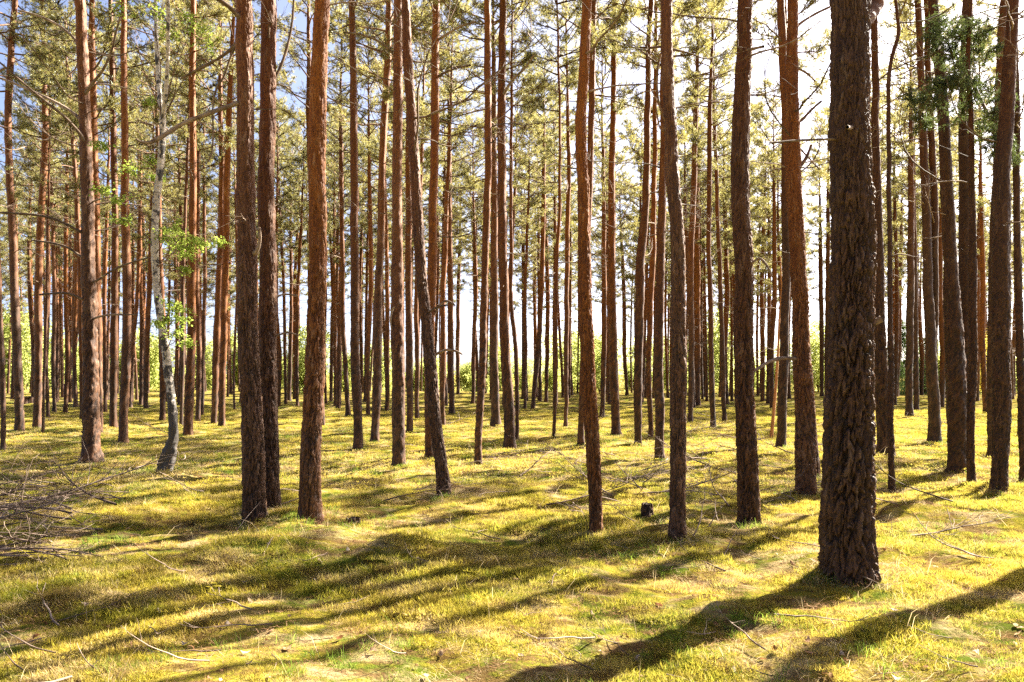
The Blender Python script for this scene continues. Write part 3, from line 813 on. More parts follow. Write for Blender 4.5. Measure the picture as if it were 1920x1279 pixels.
# --- smaller stems of the middle rows that nothing sets apart
ANCH = [(4, 'the edge stem'), (35, 'the curving greyish pine'), (72, 'the sunlit grey pine'), (172, 'the rough grey pine'), (213, 'the dark pair'), (320, 'the birch'),
        (355, 'the dark pine by the birch'), (410, 'the sunlit tight pair'), (490, 'the touching pair'), (588, 'the pale orange pine'), (669, 'the brown pine'),
        (706, 'the sunlit-edged pine'), (747, 'the collared pine'), (810, 'the leaning pine'), (902, 'the crooked-topped pine'), (952, 'the dark red pine'), (1041, 'the very thin stem'),
        (1104, 'the bowed pine'), (1150, 'the dark straight pine'), (1197, 'the wavy pine'), (1235, 'the dark-footed pine'), (1274, 'the greyish pine'), (1335, 'the free slim pine'),
        (1399, 'the upright dark pine'), (1468, 'the curved-foot pine'), (1507, 'the reddish leaning pine'), (1596, 'the thickest pine'), (1670, 'the snaking thin pine'),
        (1750, 'the leaning reddish pair'), (1793, 'the very thick dark pine'), (1876, 'the outward leaning pine'), (1922, 'the picture edge')]
ORD = 'first second third fourth fifth sixth seventh eighth ninth'.split()
MID = ((90, 784, 9, 88), (102, 773, 9, 100), (123, 774, 10, 125), (142, 765, 8, 143), (197, 773, 9, 200), (244, 765, 9, 262), (264, 756, 8, 268),
                    (273, 767, 11, 284), (304, 788, 14, 298), (341, 799, 9, 345), (371, 790, 12, 369), (379, 778, 9, 384), (439, 769, 6, 442), (523, 760, 9, 518),
                    (536, 758, 7, 527), (552, 748, 8, 557), (557, 761, 8, 563), (611, 756, 6, 607), (621, 752, 8, 620), (629, 745, 7, 630), (637, 758, 7, 634),
                    (690, 779, 11, 694), (726, 768, 10, 724), (782, 787, 11, 785), (831, 798, 12, 835), (887, 758, 9, 890), (859, 741, 9, 862), (945, 762, 10, 960), (969, 824, 10, 958),
                    (984, 767, 8, 988), (1006, 745, 8, 1003), (1024, 754, 10, 1024), (1072, 741, 9, 1068), (1129, 780, 12, 1132), (1142, 757, 8, 1140),
                    (1176, 741, 9, 1165), (1320, 744, 9, 1318), (1362, 758, 12, 1360), (1385, 748, 9, 1372), (1430, 752, 10, 1432),
                    (1447, 765, 11, 1452), (1480, 748, 9, 1478), (1637, 745, 8, 1636), (1680, 744, 9, 1690), (1728, 741, 9, 1720),
                    (1766, 763, 12, 1763), (1832, 752, 10, 1836), (1848, 775, 11, 1842), (1900, 743, 9, 1903), (1913, 818, 12, 1906), (675, 752, 8, 678), (1260, 752, 9, 1262))
def mid_label(x):
    i = max(k for k in range(len(ANCH)) if ANCH[k][0] <= x)
    lo, hi = ANCH[i], ANCH[i + 1]
    mates = sorted(m[0] for m in MID if lo[0] <= m[0] < hi[0])
    if len(mates) == 1: return 'slender middle-row pine between %s and %s' % (lo[1], hi[1])
    return '%s slender middle-row pine from %s towards %s' % (ORD[mates.index(x)], lo[1], hi[1])
for x, y, w, xt in MID:
    wob = rt.uniform(-4, 4, 2)
    pine('x%d' % x, mid_label(x), [(x, y, w), (x + (xt - x) * .3 + wob[0], 660, w * .9), (x + (xt - x) * .7 + wob[1], 550, w * .82), (xt, 450, w * .74)],
         int(rt.integers(5, 9)), group=G2)

# ------------------------------------------------------------------ special limbs
limb('A', [(462, 190, 11), (444, 194, 9), (420, 202, 8), (385, 215, 8), (340, 232, 8), (306, 255, 8), (282, 268, 7), (264, 267, 5), (254, 260, 3)], dY=-.4)
limb('A', [(458, 42, 10), (446, 30, 9), (432, 14, 9), (415, 2, 8), (395, -12, 7)], dY=-.3)
limb('A', [(456, 100, 6), (450, 84, 6), (443, 80, 7), (432, 95, 6), (405, 113, 6), (380, 126, 6), (357, 138, 5), (335, 150, 3)], dY=.5)
limb('A', [(443, 82, 5), (430, 112, 4), (420, 145, 4), (405, 165, 4), (398, 200, 3), (400, 250, 3), (398, 290, 3), (385, 310, 2)], dY=.3)
limb('A', [(465, 475, 10), (478, 476, 9), (486, 462, 7), (488, 440, 5), (486, 424, 3)], dY=-.15)
limb('B', [(505, 165, 6), (514, 150, 6), (528, 122, 6), (540, 85, 5), (548, 45, 5), (551, 0, 4), (552, -25, 3)], dY=.2)
limb('B', [(503, 553, 4), (516, 556, 4), (535, 551, 4), (560, 555, 3)], dY=.2)
limb('B', [(503, 628, 4), (520, 629, 4), (540, 622, 4), (562, 630, 3)], dY=.1)
limb('L9', [(160, 240, 7), (146, 218, 7), (120, 200, 6), (80, 180, 5), (40, 162, 5), (0, 146, 4), (-40, 135, 3)], dY=.5)
limb('L9', [(163, 270, 7), (148, 248, 6), (125, 222, 5), (95, 198, 5), (60, 170, 4), (20, 135, 3), (-20, 100, 3)], dY=-.8)
limb('L9', [(165, 440, 6), (148, 434, 6), (128, 422, 5), (95, 408, 5), (60, 402, 5), (20, 400, 4), (-30, 397, 3)], dY=-.5)
limb('L9', [(165, 490, 6), (150, 480, 5), (125, 462, 4), (95, 455, 4), (55, 450, 3)], dY=.3)
limb('L9', [(170, 568, 5), (152, 560, 5), (130, 550, 5), (105, 550, 4), (70, 553, 4)], dY=-.4)
limb('L9', [(170, 600, 4), (185, 594, 4), (205, 590, 4), (232, 590, 3), (260, 590, 2)], dY=-.4)
limb('L9', [(168, 530, 5), (182, 527, 4), (205, 510, 4), (230, 498, 4), (260, 488, 3), (285, 482, 2)], dY=-.5)
limb('L9', [(158, 180, 6), (170, 160, 6), (195, 130, 5), (210, 95, 4), (220, 50, 4), (232, 10, 3)], dY=-.5)
limb('L9', [(158, 100, 6), (140, 72, 5), (115, 50, 5), (75, 30, 4), (30, 18, 3)], dY=.4)
limb('M15', [(797, 592, 4), (805, 585, 4), (820, 575, 4), (840, 572, 3)], dY=-.2)
limb('M14', [(742, 640, 4), (735, 622, 4), (732, 600, 4), (735, 580, 4), (741, 575, 3)], dY=-.25)
limb('M18', [(808, 600, 5), (824, 572, 4), (838, 562, 4), (855, 574, 3), (866, 664, 0.8)][:4], dY=-.2)
limb('M20', [(844, 660, 5), (835, 664, 5), (825, 664, 4)][:3], dY=-.2)
limb('M18', [(808, 670, 5), (822, 662, 5), (838, 655, 5), (855, 658, 4), (868, 665, 3)], dY=-.4)
limb('E', [(1266, 262, 4), (1246, 226, 4), (1236, 200, 4), (1231, 165, 4), (1234, 120, 4), (1240, 100, 3)], dY=-.25, mat=M_LIMB)
limb('E', [(1258, 250, 3), (1238, 245, 3), (1232, 218, 3), (1229, 190, 2)], dY=-.2, mat=M_LIMB)
limb('G', [(1504, 672, 8), (1488, 673, 7), (1470, 671, 7), (1452, 674, 7), (1436, 681, 6), (1420, 692, 6), (1408, 698, 4)], dY=-.5, mat=M_STICK)
limb('G', [(1500, 312, 7), (1512, 296, 6), (1522, 270, 5), (1540, 185, 1)][:3], dY=.1, mat=M_LIMB)
limb('G', [(1492, 230, 6), (1503, 226, 6), (1522, 205, 5), (1542, 188, 4)], dY=.2, mat=M_LIMB)
limb('G', [(1490, 55, 6), (1502, 42, 5), (1530, 25, 5), (1558, 12, 4)], dY=.3, mat=M_LIMB)
limb('H', [(1576, 262, 5), (1558, 261, 5), (1530, 262, 4), (1500, 263, 4), (1468, 266, 4), (1440, 268, 3)], dY=-.25, mat=M_STICK)
limb('H', [(1618, 616, 16), (1634, 607, 14), (1645, 602, 13), (1654, 597, 12)], dY=-.05, mat=M_STICK)
limb('H', [(1612, 45, 30), (1626, 34, 28), (1638, 20, 25), (1646, 4, 24), (1655, -25, 22), (1668, -70, 20)], name='live_branch', dY=.25, mat=M_BARK, k=14)
limb('H', [(1600, 236, 9), (1594, 240, 9), (1588, 238, 7)], dY=-.3)
limb('F', [(1398, 505, 6), (1412, 492, 5), (1425, 482, 5), (1440, 500, 4), (1449, 520, 3)], dY=-.2)
limb('F', [(1396, 95, 6), (1412, 92, 6), (1428, 88, 5), (1432, 87, 5)], dY=-.1)
limb('R12', [(1150, 100, 5), (1120, 80, 3), (1098, 70, 2)][:2], dY=.3)
limb('M25', [(942, 180, 6), (960, 150, 5), (985, 128, 4), (1003, 100, 3)], dY=-.4)
limb('M14', [(745, 110, 5), (728, 90, 5), (705, 74, 4), (675, 64, 4), (640, 60, 3)], dY=-.6)
limb('M18', [(816, 78, 5), (835, 66, 5), (865, 48, 4), (895, 40, 3)], dY=-.5)
limb('M18', [(815, 148, 5), (835, 135, 4), (862, 126, 4), (885, 122, 3)], dY=-.4)

# live, low branch with dark needle sprays on the straight dark pine
def spray_branch(key, path, dY, spots, seed, mat=None, w=.009):
    root, ax, H, X, Y, Z0 = TREES[key]
    o = limb(key, path, name='live_branch', mat=M_LIMB, dY=dY)
    r = np.random.default_rng(seed)
    A = Acc(); C = []; D = []
    for (sx, sy, sr) in spots:
        yy = Y + dY
        c = np.array([(sx - 960) / F_PX * yy - X, dY + r.uniform(-.35, .35), CAM_H - (sy - HZ) / F_PX * yy - Z0])
        rad = sr / F_PX * yy
        for k in range(int(16 + sr * .6)):
            p = c + r.normal(0, rad * .42, 3) * np.array([1, 1.1, .75])
            d = unit(r.normal(0, 1, 3) + np.array([0, 0, .2]))
            tw = np.stack([p - d * .14, p - d * .05 + r.normal(0, .01, 3), p + d * .04])
            A.quads(*tube(tw, [.004, .003, .002], 3), 0)
            for q in range(3):
                C.append(p - d * .05 * q); D.append(d)
    needles(A, np.array(C), np.array(D), 12, .085, w, r, 1)
    ob('needles', A.mesh('needles', [M_LIMB, mat or M_NEEDLE_DARK]), o)
spray_branch('S14b', [(1806, 30, 7), (1790, 60, 6), (1772, 80, 5), (1755, 95, 4)], -1.0, [(1762, 45, 30), (1750, 80, 32), (1775, 100, 30), (1790, 60, 26)], 1)
spray_branch('S14b', [(1806, 120, 8), (1820, 150, 7), (1838, 185, 6), (1858, 225, 5), (1875, 268, 4)], -1.2,
             [(1815, 60, 26), (1835, 70, 30), (1845, 100, 24), (1812, 110, 30), (1790, 150, 26), (1825, 175, 30), (1855, 190, 28), (1840, 225, 30), (1868, 240, 30), (1805, 205, 22), (1860, 285, 26), (1840, 275, 24), (1882, 300, 20), (1770, 170, 20)], 2)
spray_branch('S14', [(1768, 160, 6), (1750, 190, 5), (1728, 215, 4)], -.8, [(1745, 170, 24), (1725, 205, 26), (1740, 225, 20), (1712, 185, 18)], 3)

spray_branch('S2', [(1472, 120, 6), (1492, 126, 5), (1515, 138, 4), (1545, 170, 3)], .9, [(1512, 120, 26), (1535, 95, 26), (1550, 150, 28), (1522, 175, 24), (1546, 215, 26), (1530, 250, 22), (1552, 60, 22), (1510, 65, 20)], 5, M_NEEDLE, .007)
spray_branch('S2', [(1473, 260, 5), (1490, 268, 4), (1520, 300, 3), (1548, 330, 3)], .6, [(1540, 300, 22), (1552, 345, 22), (1525, 330, 16), (1550, 390, 16)], 6, M_NEEDLE, .007)
# stripped orange snag
X, Y, Z = solve(1447, 820)
snag = empty('dead_snag', (X, Y, Z), 'thin dead snag with bright orange stripped wood leaning by the curved-foot pine', 'dead tree')
A = Acc()
pp = np.array([(1446, 824, 10), (1450, 780, 8), (1455, 720, 7), (1459, 660, 6), (1461, 600, 5), (1466, 540, 4), (1463, 480, 3)], float)
P = np.stack([(pp[:, 0] - 1447) / F_PX * Y, 0 * pp[:, 0], (820 - pp[:, 1]) / F_PX * Y], -1)
A.quads(*tube(P, pp[:, 2] / F_PX * Y / 2 * .75, 7))
ob('trunk', A.mesh('trunk', [M_STRIPPED], True), snag)
for q, (z, az) in enumerate(((1.6, .3), (2.3, 2.8), (2.9, .1), (3.4, 3.3), (2.0, 5.5), (3.9, 1.0))):
    ob('dead_branch', STUBS[q % 5], snag, (np.interp(z, P[:, 2], P[:, 0]), 0, z), (0, 0, az), .9)

# ------------------------------------------------------------------ the birch
def birch():
    pts = np.array([(311, 884, 30), (315, 858, 27), (322, 835, 20), (326, 815, 17), (324, 780, 16), (321, 743, 15.5), (315, 695, 15), (310, 649, 15), (303, 610, 14), (298, 574, 14),
                    (293, 530, 14), (290, 480, 13.5), (290, 440, 13), (291, 413, 13), (293, 370, 13), (298, 338, 12.5), (303, 290, 12), (306, 244, 12), (305, 222, 12)], float)
    X, Y, Z0 = solve(pts[0, 0], pts[0, 1])
    conv = lambda p: np.stack([(p[:, 0] - 960) / F_PX * Y - X, 0 * p[:, 0], CAM_H - (p[:, 1] - HZ) / F_PX * Y - Z0], -1)
    root = empty('birch_tree', (X, Y, Z0), 'white birch with a black crooked foot and fresh light green leaves', 'birch tree')
    P = conv(pts)
    P = np.vstack([[P[0] + (-.02, 0, -.2)], P]); R = np.concatenate([[pts[0, 2]], pts[:, 2]]) / F_PX * Y / 2
    # refine
    t = np.linspace(0, len(P) - 1, 260)
    Pi = np.stack([np.interp(t, np.arange(len(P)), P[:, c]) for c in range(3)], -1)
    Pi = np.stack([np.convolve(np.pad(Pi[:, c], 9, mode='reflect', reflect_type='odd'), np.ones(19) / 19, 'valid') for c in range(3)], -1)
    Ri = np.interp(t, np.arange(len(P)), R)
    V, Q = tube(Pi, Ri, 22)
    V = V.reshape(260, 22, 3)
    a = np.arange(22) / 22 * 2 * PI
    zz = Pi[:, 2:3]
    nz = vnoise(np.cos(a)[None] * 3 + 0 * zz, np.sin(a)[None] * 3 + zz * 9, 3) * (.25 + .5 * np.exp(-np.maximum(zz, 0) / .5)) + .1 * vnoise(np.cos(a)[None] * 8 + 0 * zz, np.sin(a)[None] * 8 + zz * 30, 4)
    V = Pi[:, None] + (V - Pi[:, None]) * (1 + nz)[..., None]
    ob('trunk', mesh('trunk', V.reshape(-1, 3), Q, mats=[M_BIRCH], smooth=True), root)
    for path, dd in (([(305, 226, 10), (300, 205, 9.5), (292, 180, 9.5), (289, 169, 9), (283, 140, 9), (278, 105, 9), (272, 50, 8), (268, 0, 7), (262, -60, 6), (258, -150, 3)], .6),
                     ([(306, 226, 9), (311, 205, 8.5), (317, 180, 8), (323, 140, 7), (328, 94, 7), (331, 50, 6.5), (334, 0, 6), (340, -80, 5), (345, -160, 3)], -.5)):
        p = np.array(path, float); Pp = conv(p); Pp[:, 1] = np.linspace(0, dd, len(p))
        A = Acc(); A.quads(*tube(Pp, p[:, 2] / F_PX * Y / 2, 9))
        ob('limb', A.mesh('limb', [M_BIRCH], True), root)
    r = np.random.default_rng(8)
    spots = [(300, 30, 34), (340, 48, 34), (370, 62, 34), (325, 70, 26), (250, 45, 20), (355, 20, 26), (390, 58, 18), (225, 292, 18), (285, 325, 18), (265, 330, 20), (240, 380, 24), (255, 420, 30), (230, 372, 18), (310, 425, 32),
             (345, 445, 34), (380, 458, 28), (320, 470, 26), (360, 470, 24), (300, 445, 24), (395, 448, 16), (335, 500, 14), (330, 582, 24), (352, 575, 16), (322, 610, 22), (345, 625, 22), (362, 646, 14), (310, 600, 12), (345, 600, 18), (262, 170, 14), (275, 300, 14)]
    tw = Acc(); lf = Acc()
    for sx, sy, sr in spots:
        c = conv(np.array([[sx, sy, 0]], float))[0]; c[1] = r.uniform(-.6, .5)
        rad = sr / F_PX * Y
        # twig from the stem out to the leaf cloud
        zt = c[2] - r.uniform(.1, .5)
        b0 = np.array([np.interp(zt, Pi[:, 2], Pi[:, 0]), 0, min(zt, Pi[-1, 2])])
        tt = np.linspace(0, 1, 6)[:, None]
        pth = b0 * (1 - tt) + c * tt + np.array([0, 0, 1]) * np.sin(tt * PI) * .12 + r.normal(0, .02, (6, 3))
        tw.quads(*tube(pth, np.linspace(.010, .003, 6), 4))
        n = int((75 + sr * 5.4) * (1.0 if sy > 150 else .55))
        # leaves hang in flat layers on side twigs
        ns = 7
        for s in range(ns):
            d = unit(r.normal(0, 1, 3) * np.array([1, 1, .25]))
            e = c + d * rad * r.uniform(.6, 1.6)
            st = c + (e - c) * .1
            tw.quads(*tube(np.stack([st, (st + e) / 2 + (0, 0, .02), e]), [.003, .002, .0015], 3))
            m = n // ns + 1
            u = r.uniform(.15, 1, (m, 1))
            p = st + (e - st) * u + r.normal(0, .036, (m, 3))
            ax_ = unit(r.normal(0, 1, (m, 3)) * np.array([1, 1, .4]) + np.array([0, 0, -.35]))
            nr = unit(np.cross(ax_, r.normal(0, .6, (m, 3)) + np.array([0, .4, 1])))
            ln = r.uniform(.028, .052, (m, 1))
            V = np.stack([p, p + ax_ * ln * .45 + nr * ln * .40, p + ax_ * ln, p + ax_ * ln * .45 - nr * ln * .40], 1).reshape(-1, 3)
            lf.quads(V, np.arange(m * 4).reshape(-1, 4))
    ob('twigs', tw.mesh('twigs', [M_LIMB]), root)['kind'] = 'stuff'
    ob('crown', lf.mesh('crown', [M_BIRCHLEAF]), root)
birch()

# ------------------------------------------------------------------ far pines (shared meshes)
used = [(t[3], t[4]) for t in TREES.values()]
rf = np.random.default_rng(31)
FAR_T = []
for i in range(7):
    H = (14.5, 15.5, 16.2, 15, 16.6, 14.2, 17)[i]
    zz = np.linspace(0, H, 40)
    a, b_, c_, d_ = rf.uniform(-.22, .22), rf.uniform(2, 5), rf.uniform(0, 6), rf.uniform(-.3, .3)
    xa = a * (np.sin(zz / H * b_ + c_) - math.sin(c_)) + d_ * zz / H
    ya = rf.uniform(-.2, .2) * (np.sin(zz / H * b_ * 1.2) )
    r0 = rf.uniform(.095, .135)
    ra = np.maximum(r0 * (1 - .45 * zz / H) * np.clip((H - zz) / (.4 * H), .12, 1) ** .6, .018)
    me, ax = trunk_mesh(np.stack([xa, ya, zz], -1), ra, H, 34, 400 + i, M_BARK, 1.0, .25)
    FAR_T.append((me, ax, H, far_branches(500 + i, H)))

def far_pine(x, y, label, group, s=None, i=None, cr=None):
    i = int(rf.integers(0, 7)) if i is None else i
    me, ax, H, br = FAR_T[i]
    tc_ = (float(rf.uniform(.4, .75)), float(rf.uniform(.28, .52)), 0, 1)
    s = s or float(rf.uniform(.82, 1.05))
    root = empty('pine_tree', (x, y, g1(x, y) - .03), label, 'pine tree', group)
    root.rotation_euler = (0, 0, rf.uniform(0, 6.28))
    root.scale = (s, s, s)
    ob('trunk', me, root).color = tc_
    b = ob('dead_branches', br, root, (0, 0, 0), (0, 0, rf.uniform(0, 6.28)))
    b['kind'] = 'stuff'
    Lc = H * (cr or float(rf.uniform(.46, .58)))
    crowns = CROWNS if cr else FAR_CROWNS
    a0 = ax(H - Lc)
    w = float(rf.uniform(.85, 1.15))
    ob('crown', crowns[int(rf.integers(0, len(crowns)))], root, (a0[0], a0[1], H - Lc), (0, 0, rf.uniform(0, 6.28)), (w, w, Lc / 8))
    used.append((x, y))
    return root

def free(x, y, d):
    return all((x - a) ** 2 + (y - b) ** 2 > d * d for a, b in used)

# far rows in view
cnt = 0
for _ in range(4000):
    if cnt >= 208: break
    y = rf.uniform(36, 70)
    x = rf.uniform(-1, 1) * (.70 * y)
    if not free(x, y, 1.6): continue
    if abs(x / y * F_PX + 960 - 1540) < 16 and y > 30: continue
    far_pine(x, y, 'thin far pine, one of many stems in the distant rows before the bright bushes', 'far pines of the distant rows')
    cnt += 1
# pines to the sunny side, outside the picture, whose crowns and stems throw the shadows seen on the moss
SH = 'pine outside the picture on the sunny side, known by its shadow on the moss'
def off(x, y, s=1.0):
    far_pine(x, y, SH, 'pines beyond the picture on the sunny side', s, cr=.3)
off(5.98, 7.3, 1.0)
off(6.9, 6.6, .62)
cnt = 0
for _ in range(3000):
    if cnt >= 10: break
    y = rf.uniform(7, 40)
    x = .74 * y + 1.2 + rf.uniform(0, 13)
    if y < 9 and x < 9: continue
    if not free(x, y, 3.0): continue
    off(x, y, float(rf.uniform(.92, 1.1)))
    cnt += 1

BHD = 'unseen pine of the same wood, added behind the viewpoint to block sky light'  # unseen pines, added to keep sky light off the facing trunks
cnt = 0
for _ in range(2000):
    if cnt >= 34: break
    y = rf.uniform(-17, 3); x = rf.uniform(-17, 15)
    if math.hypot(x, y) < 2.6 or abs(x) < .8 * y + 2.0 and y > 0: continue
    if not free(x, y, 2.7): continue
    far_pine(x, y, BHD, 'unseen pines added behind the viewpoint', cr=.4); cnt += 1

# ------------------------------------------------------------------ bushes along the bright edge of the wood
def bush_mesh(seed, H, Rm, n, leaf, mat, conic=False, squash=1.0):
    r = np.random.default_rng(seed)
    A = Acc(); C = []
    for s in range(7 if not conic else 1):
        az = r.uniform(0, 6.28)
        P = curve_pts(H * r.uniform(.6, .95), 6, az, 1.25 if not conic else 1.57, .2, .06, r)
        A.quads(*tube(P, np.linspace(.035, .008, 7), 4), 0)
        for q in range(9):
            b = P[r.integers(1, 7)]
            Q = curve_pts(Rm * r.uniform(.3, .7), 4, r.uniform(0, 6.28), r.uniform(-.1, .8), .2, .15, r) + b
            A.quads(*tube(Q, np.linspace(.012, .004, 5), 3), 0)
            C += [Q[2], Q[3], Q[4]]
    C = np.array(C)
    if conic:
        C = []
        for q in range(170):
            z = H * r.uniform(.03, 1) ; rr = Rm * (1 - z / H) + .1
            az = r.uniform(0, 6.28)
            for t in (.4, .7, 1.0): C.append((math.cos(az) * rr * t, math.sin(az) * rr * t, z - .25 * t))
        C = np.array(C)
    else:
        # more clumps, reaching down to the ground
        k = 90
        az = r.uniform(0, 6.28, k); z = H * r.uniform(.02, 1, k)
        rr = Rm * np.sqrt(np.clip(1 - (z / H * 1.05 - .35) ** 2 * 1.6, .03, 1)) * r.uniform(.3, 1, k)
        C = np.vstack([C, np.stack([np.cos(az) * rr, np.sin(az) * rr, z], -1)])
    c = C[r.integers(0, len(C), n)] + r.normal(0, Rm * .13 if not conic else .1, (n, 3)) * np.array([1, 1, .8])
    c[:, 2] = np.maximum(c[:, 2], .02)
    u = unit(r.normal(0, 1, (n, 3))); v = unit(np.cross(u, r.normal(0, 1, (n, 3))))
    l = leaf * r.uniform(.6, 1.2, (n, 1))
    V = np.stack([c - u * l, c + v * l * .55, c + u * l, c - v * l * .55], 1).reshape(-1, 3)
    A.quads(V, np.arange(n * 4).reshape(-1, 4), 1)
    return A.mesh('foliage', [M_LIMB, mat])
BUSH = [bush_mesh(600 + i, (4.2, 5.2, 3.4, 4.6)[i], (2.0, 2.2, 1.9, 1.6)[i], 9000, .09, M_BUSH) for i in range(4)]
YB = bush_mesh(611, 4.6, 1.7, 5200, .07, M_BUSH_Y)
SPR = [bush_mesh(620 + i, (5.5, 4.2)[i], (1.7, 1.5)[i], 7000, .06, M_SPRUCE, True) for i in range(2)]
rb = np.random.default_rng(9)
BL = 'light green young bush in the sunny thicket at the far edge of the wood'
for i in range(54):
    y = rb.uniform(62, 84)
    x = (-.74 + 1.48 * (i + rb.uniform(0, 1)) / 54) * y
    pxx = 960 + F_PX * x / y
    if 1620 < pxx < 1730: continue
    s = float(rb.uniform(.5, 1.35)) * (1.15 if pxx < 500 or pxx > 1450 else .9)
    o = empty('bush', (x, y, g1(x, y) - .05), BL, 'bush', 'light green bushes at the edge of the wood')
    o.rotation_euler = (0, 0, rb.uniform(0, 6.28)); o.scale = (s, s, s * float(rb.uniform(.85, 1.25)))
    ob('foliage', BUSH[int(rb.integers(0, 4))], o)
for (pxx, yy, k, s) in ((1648, 60, 0, .9), (1672, 58, 1, 1.0), (1690, 62, 0, 1.15), (1712, 60, 1, 1.2), (1735, 63, 0, .9)):
    x = (pxx - 960) / F_PX * yy
    o = empty('spruce_tree', (x, yy, g1(x, yy) - .05), 'dark green young spruce in the row beyond the thickest pine', 'spruce', 'young spruces beyond the thickest pine')
    o.scale = (s, s, s); o.rotation_euler = (0, 0, pxx)
    ob('foliage', SPR[k], o)
for (pxx, yy, s, lb) in ((1845, 57, 1.0, 'bright yellow bush glowing between the dark pines near the picture edge'),):
    x = (pxx - 960) / F_PX * yy
    o = empty('bush', (x, yy, g1(x, yy) - .05), lb, 'bush')
    o.scale = (s, s, s * 1.1)
    ob('foliage', YB, o)

# ------------------------------------------------------------------ things lying on the moss
STICKS = [dead_branch_mesh(700 + i, (1.0, 1.5, 2.0, .7, 1.3, 2.3, 1.7, .9)[i], (5, 8, 11, 3, 6, 12, 9, 4)[i], (0, .1, -.1, 0, .15, 0, .1, -.1)[i], (.03, .06, .02, .05, .02, .04, .08, .02)[i],
                           (.011, .013, .016, .008, .012, .018, .014, .009)[i], M_STICK, 'fallen_branch', .075) for i in range(8)]
TWIGS = [dead_branch_mesh(740 + i, (.28, .4, .55, .35, .5)[i], (1, 2, 3, 2, 1)[i], 0, .04, (.004, .005, .006, .004, .005)[i], M_STICK, 'twig') for i in range(5)]
rs = np.random.default_rng(21)
def lay(name, me, x, y, az, lift, label, cat, group=None, sc=1.0, tilt=None, roll=None):
    o = ob(name, me, None, (x, y, g1(x, y) + lift), (rs.uniform(-.25, .25) if roll is None else roll, rs.uniform(-.06, .06) if tilt is None else tilt, az), sc)
    return tag(o, label, cat, group)
# brush heap
BH = 'bare grey-brown branch tangled in the brush heap'
for i in range(58):
    pxx = rs.normal(30, 70); pyy = rs.uniform(930, 1000)
    X, Y = px(min(pxx, 190), pyy)
    az = rs.choice([0, PI]) + rs.normal(0, .45)
    lay('fallen_branch', STICKS[int(rs.integers(0, 8))], X - .6 * math.cos(az), Y, az, rs.uniform(.0, .17) * math.exp(-max(0, pxx - 30) / 130), BH, 'branch', 'branches of the brush heap', float(rs.uniform(.5, .92)))
for i in range(16):
    pxx = rs.normal(15, 50); pyy = rs.uniform(1018, 1075)
    X, Y = px(min(pxx, 120), pyy)
    az = rs.choice([0, PI]) + rs.normal(0, .5)
    lay('fallen_branch', STICKS[int(rs.integers(0, 8))], X - .4 * math.cos(az), Y, az, rs.uniform(0, .12), 'bare pale branch in the small brush pile in front of the heap', 'branch', 'branches of the small brush pile', float(rs.uniform(.45, .8)))
# single marked branches
def one(pxx, pyy, k, az, sc, label, tilt=None, lift=.02, me=None):
    X, Y, Z = solve(pxx, pyy)
    lay('fallen_branch', me or STICKS[k], X, Y, az, lift, label, 'branch', None, sc, tilt, 0.2)
one(1328, 992, 3, .6, .55, 'pale broken branch sticking up from the moss between the greyish and dark upright pines', tilt=-1.0, me=STUBS[2])
one(1858, 1128, 2, .45, .35, 'thick pale stick lying in sun at the far side of the thickest pine', me=STUBS[1], lift=.03)
one(95, 1172, 1, .35, .38, 'thin stick along the edge of the long shadow')
one(1360, 1075, 4, 2.2, .6, 'forked grey twig lying before the thickest pine')
one(1840, 1050, 4, 1.9, .7, 'pale forked branch lying beyond the thick pale stick')
one(1690, 1010, 5, .35, .6, 'grey fallen branch on the sunny moss beside the thickest pine')
one(1300, 1010, 6, 1.0, .55, 'crooked thin branch leaning against the foot of the greyish pine', tilt=-.45)
one(1450, 930, 6, .2, .9, 'long thin branch trailing past the upright dark pine')
one(1330, 930, 4, -.3, .8, 'brown branch lying behind the greyish pine')
one(330, 1150, 3, .5, .5, 'short stick on the pale grass near the long shadow')
one(1640, 1270, 0, 0, .3, 'small snapped stick at the lower edge of the picture')
one(1100, 965, 2, 2.6, .5, 'knotted grey branch at the foot of the bowed pine')
one(70, 868, 5, .3, .7, 'pale long branch lying near the rough grey pine')
one(100, 862, 2, .15, .6, 'thin pale branch touching the foot of the rough grey pine')
one(905, 900, 6, -.2, .5, 'dark branch lying behind the leaning pine')
one(1180, 890, 6, .5, .9, 'spreading dry branch between the bowed pine and greyish pine')
one(1230, 930, 2, 2.4, .6, 'dark dry branch propped over the small stump', tilt=-.2)
TWL = 'thin dry twig lying loose on the moss'
for i in range(80):
    pyy = 850 + 430 * rs.uniform() ** 1.0
    pxx = rs.uniform(-20, 1940)
    X, Y, Z = solve(pxx, pyy)
    lay('twig', TWIGS[int(rs.integers(0, 5))], X, Y, rs.uniform(0, 6.28), .025, TWL, 'twig', 'loose twigs on the moss', float(rs.uniform(.6, 1.3)), tilt=rs.uniform(-.15, .05))
BRL = 'small dead branch with side twigs scattered on the forest floor'
for i in range(85):
    pyy = 770 + 190 * rs.uniform() ** .8
    pxx = rs.uniform(0, 1920) if i % 2 else rs.normal(1200, 150)
    X, Y, Z = solve(pxx, pyy)
    lay('fallen_branch', STICKS[int(rs.integers(0, 8))], X, Y, rs.uniform(0, 6.28), .02, BRL, 'branch', 'small branches scattered on the floor', float(rs.uniform(.5, 1.0)), tilt=rs.uniform(-.2, .02))

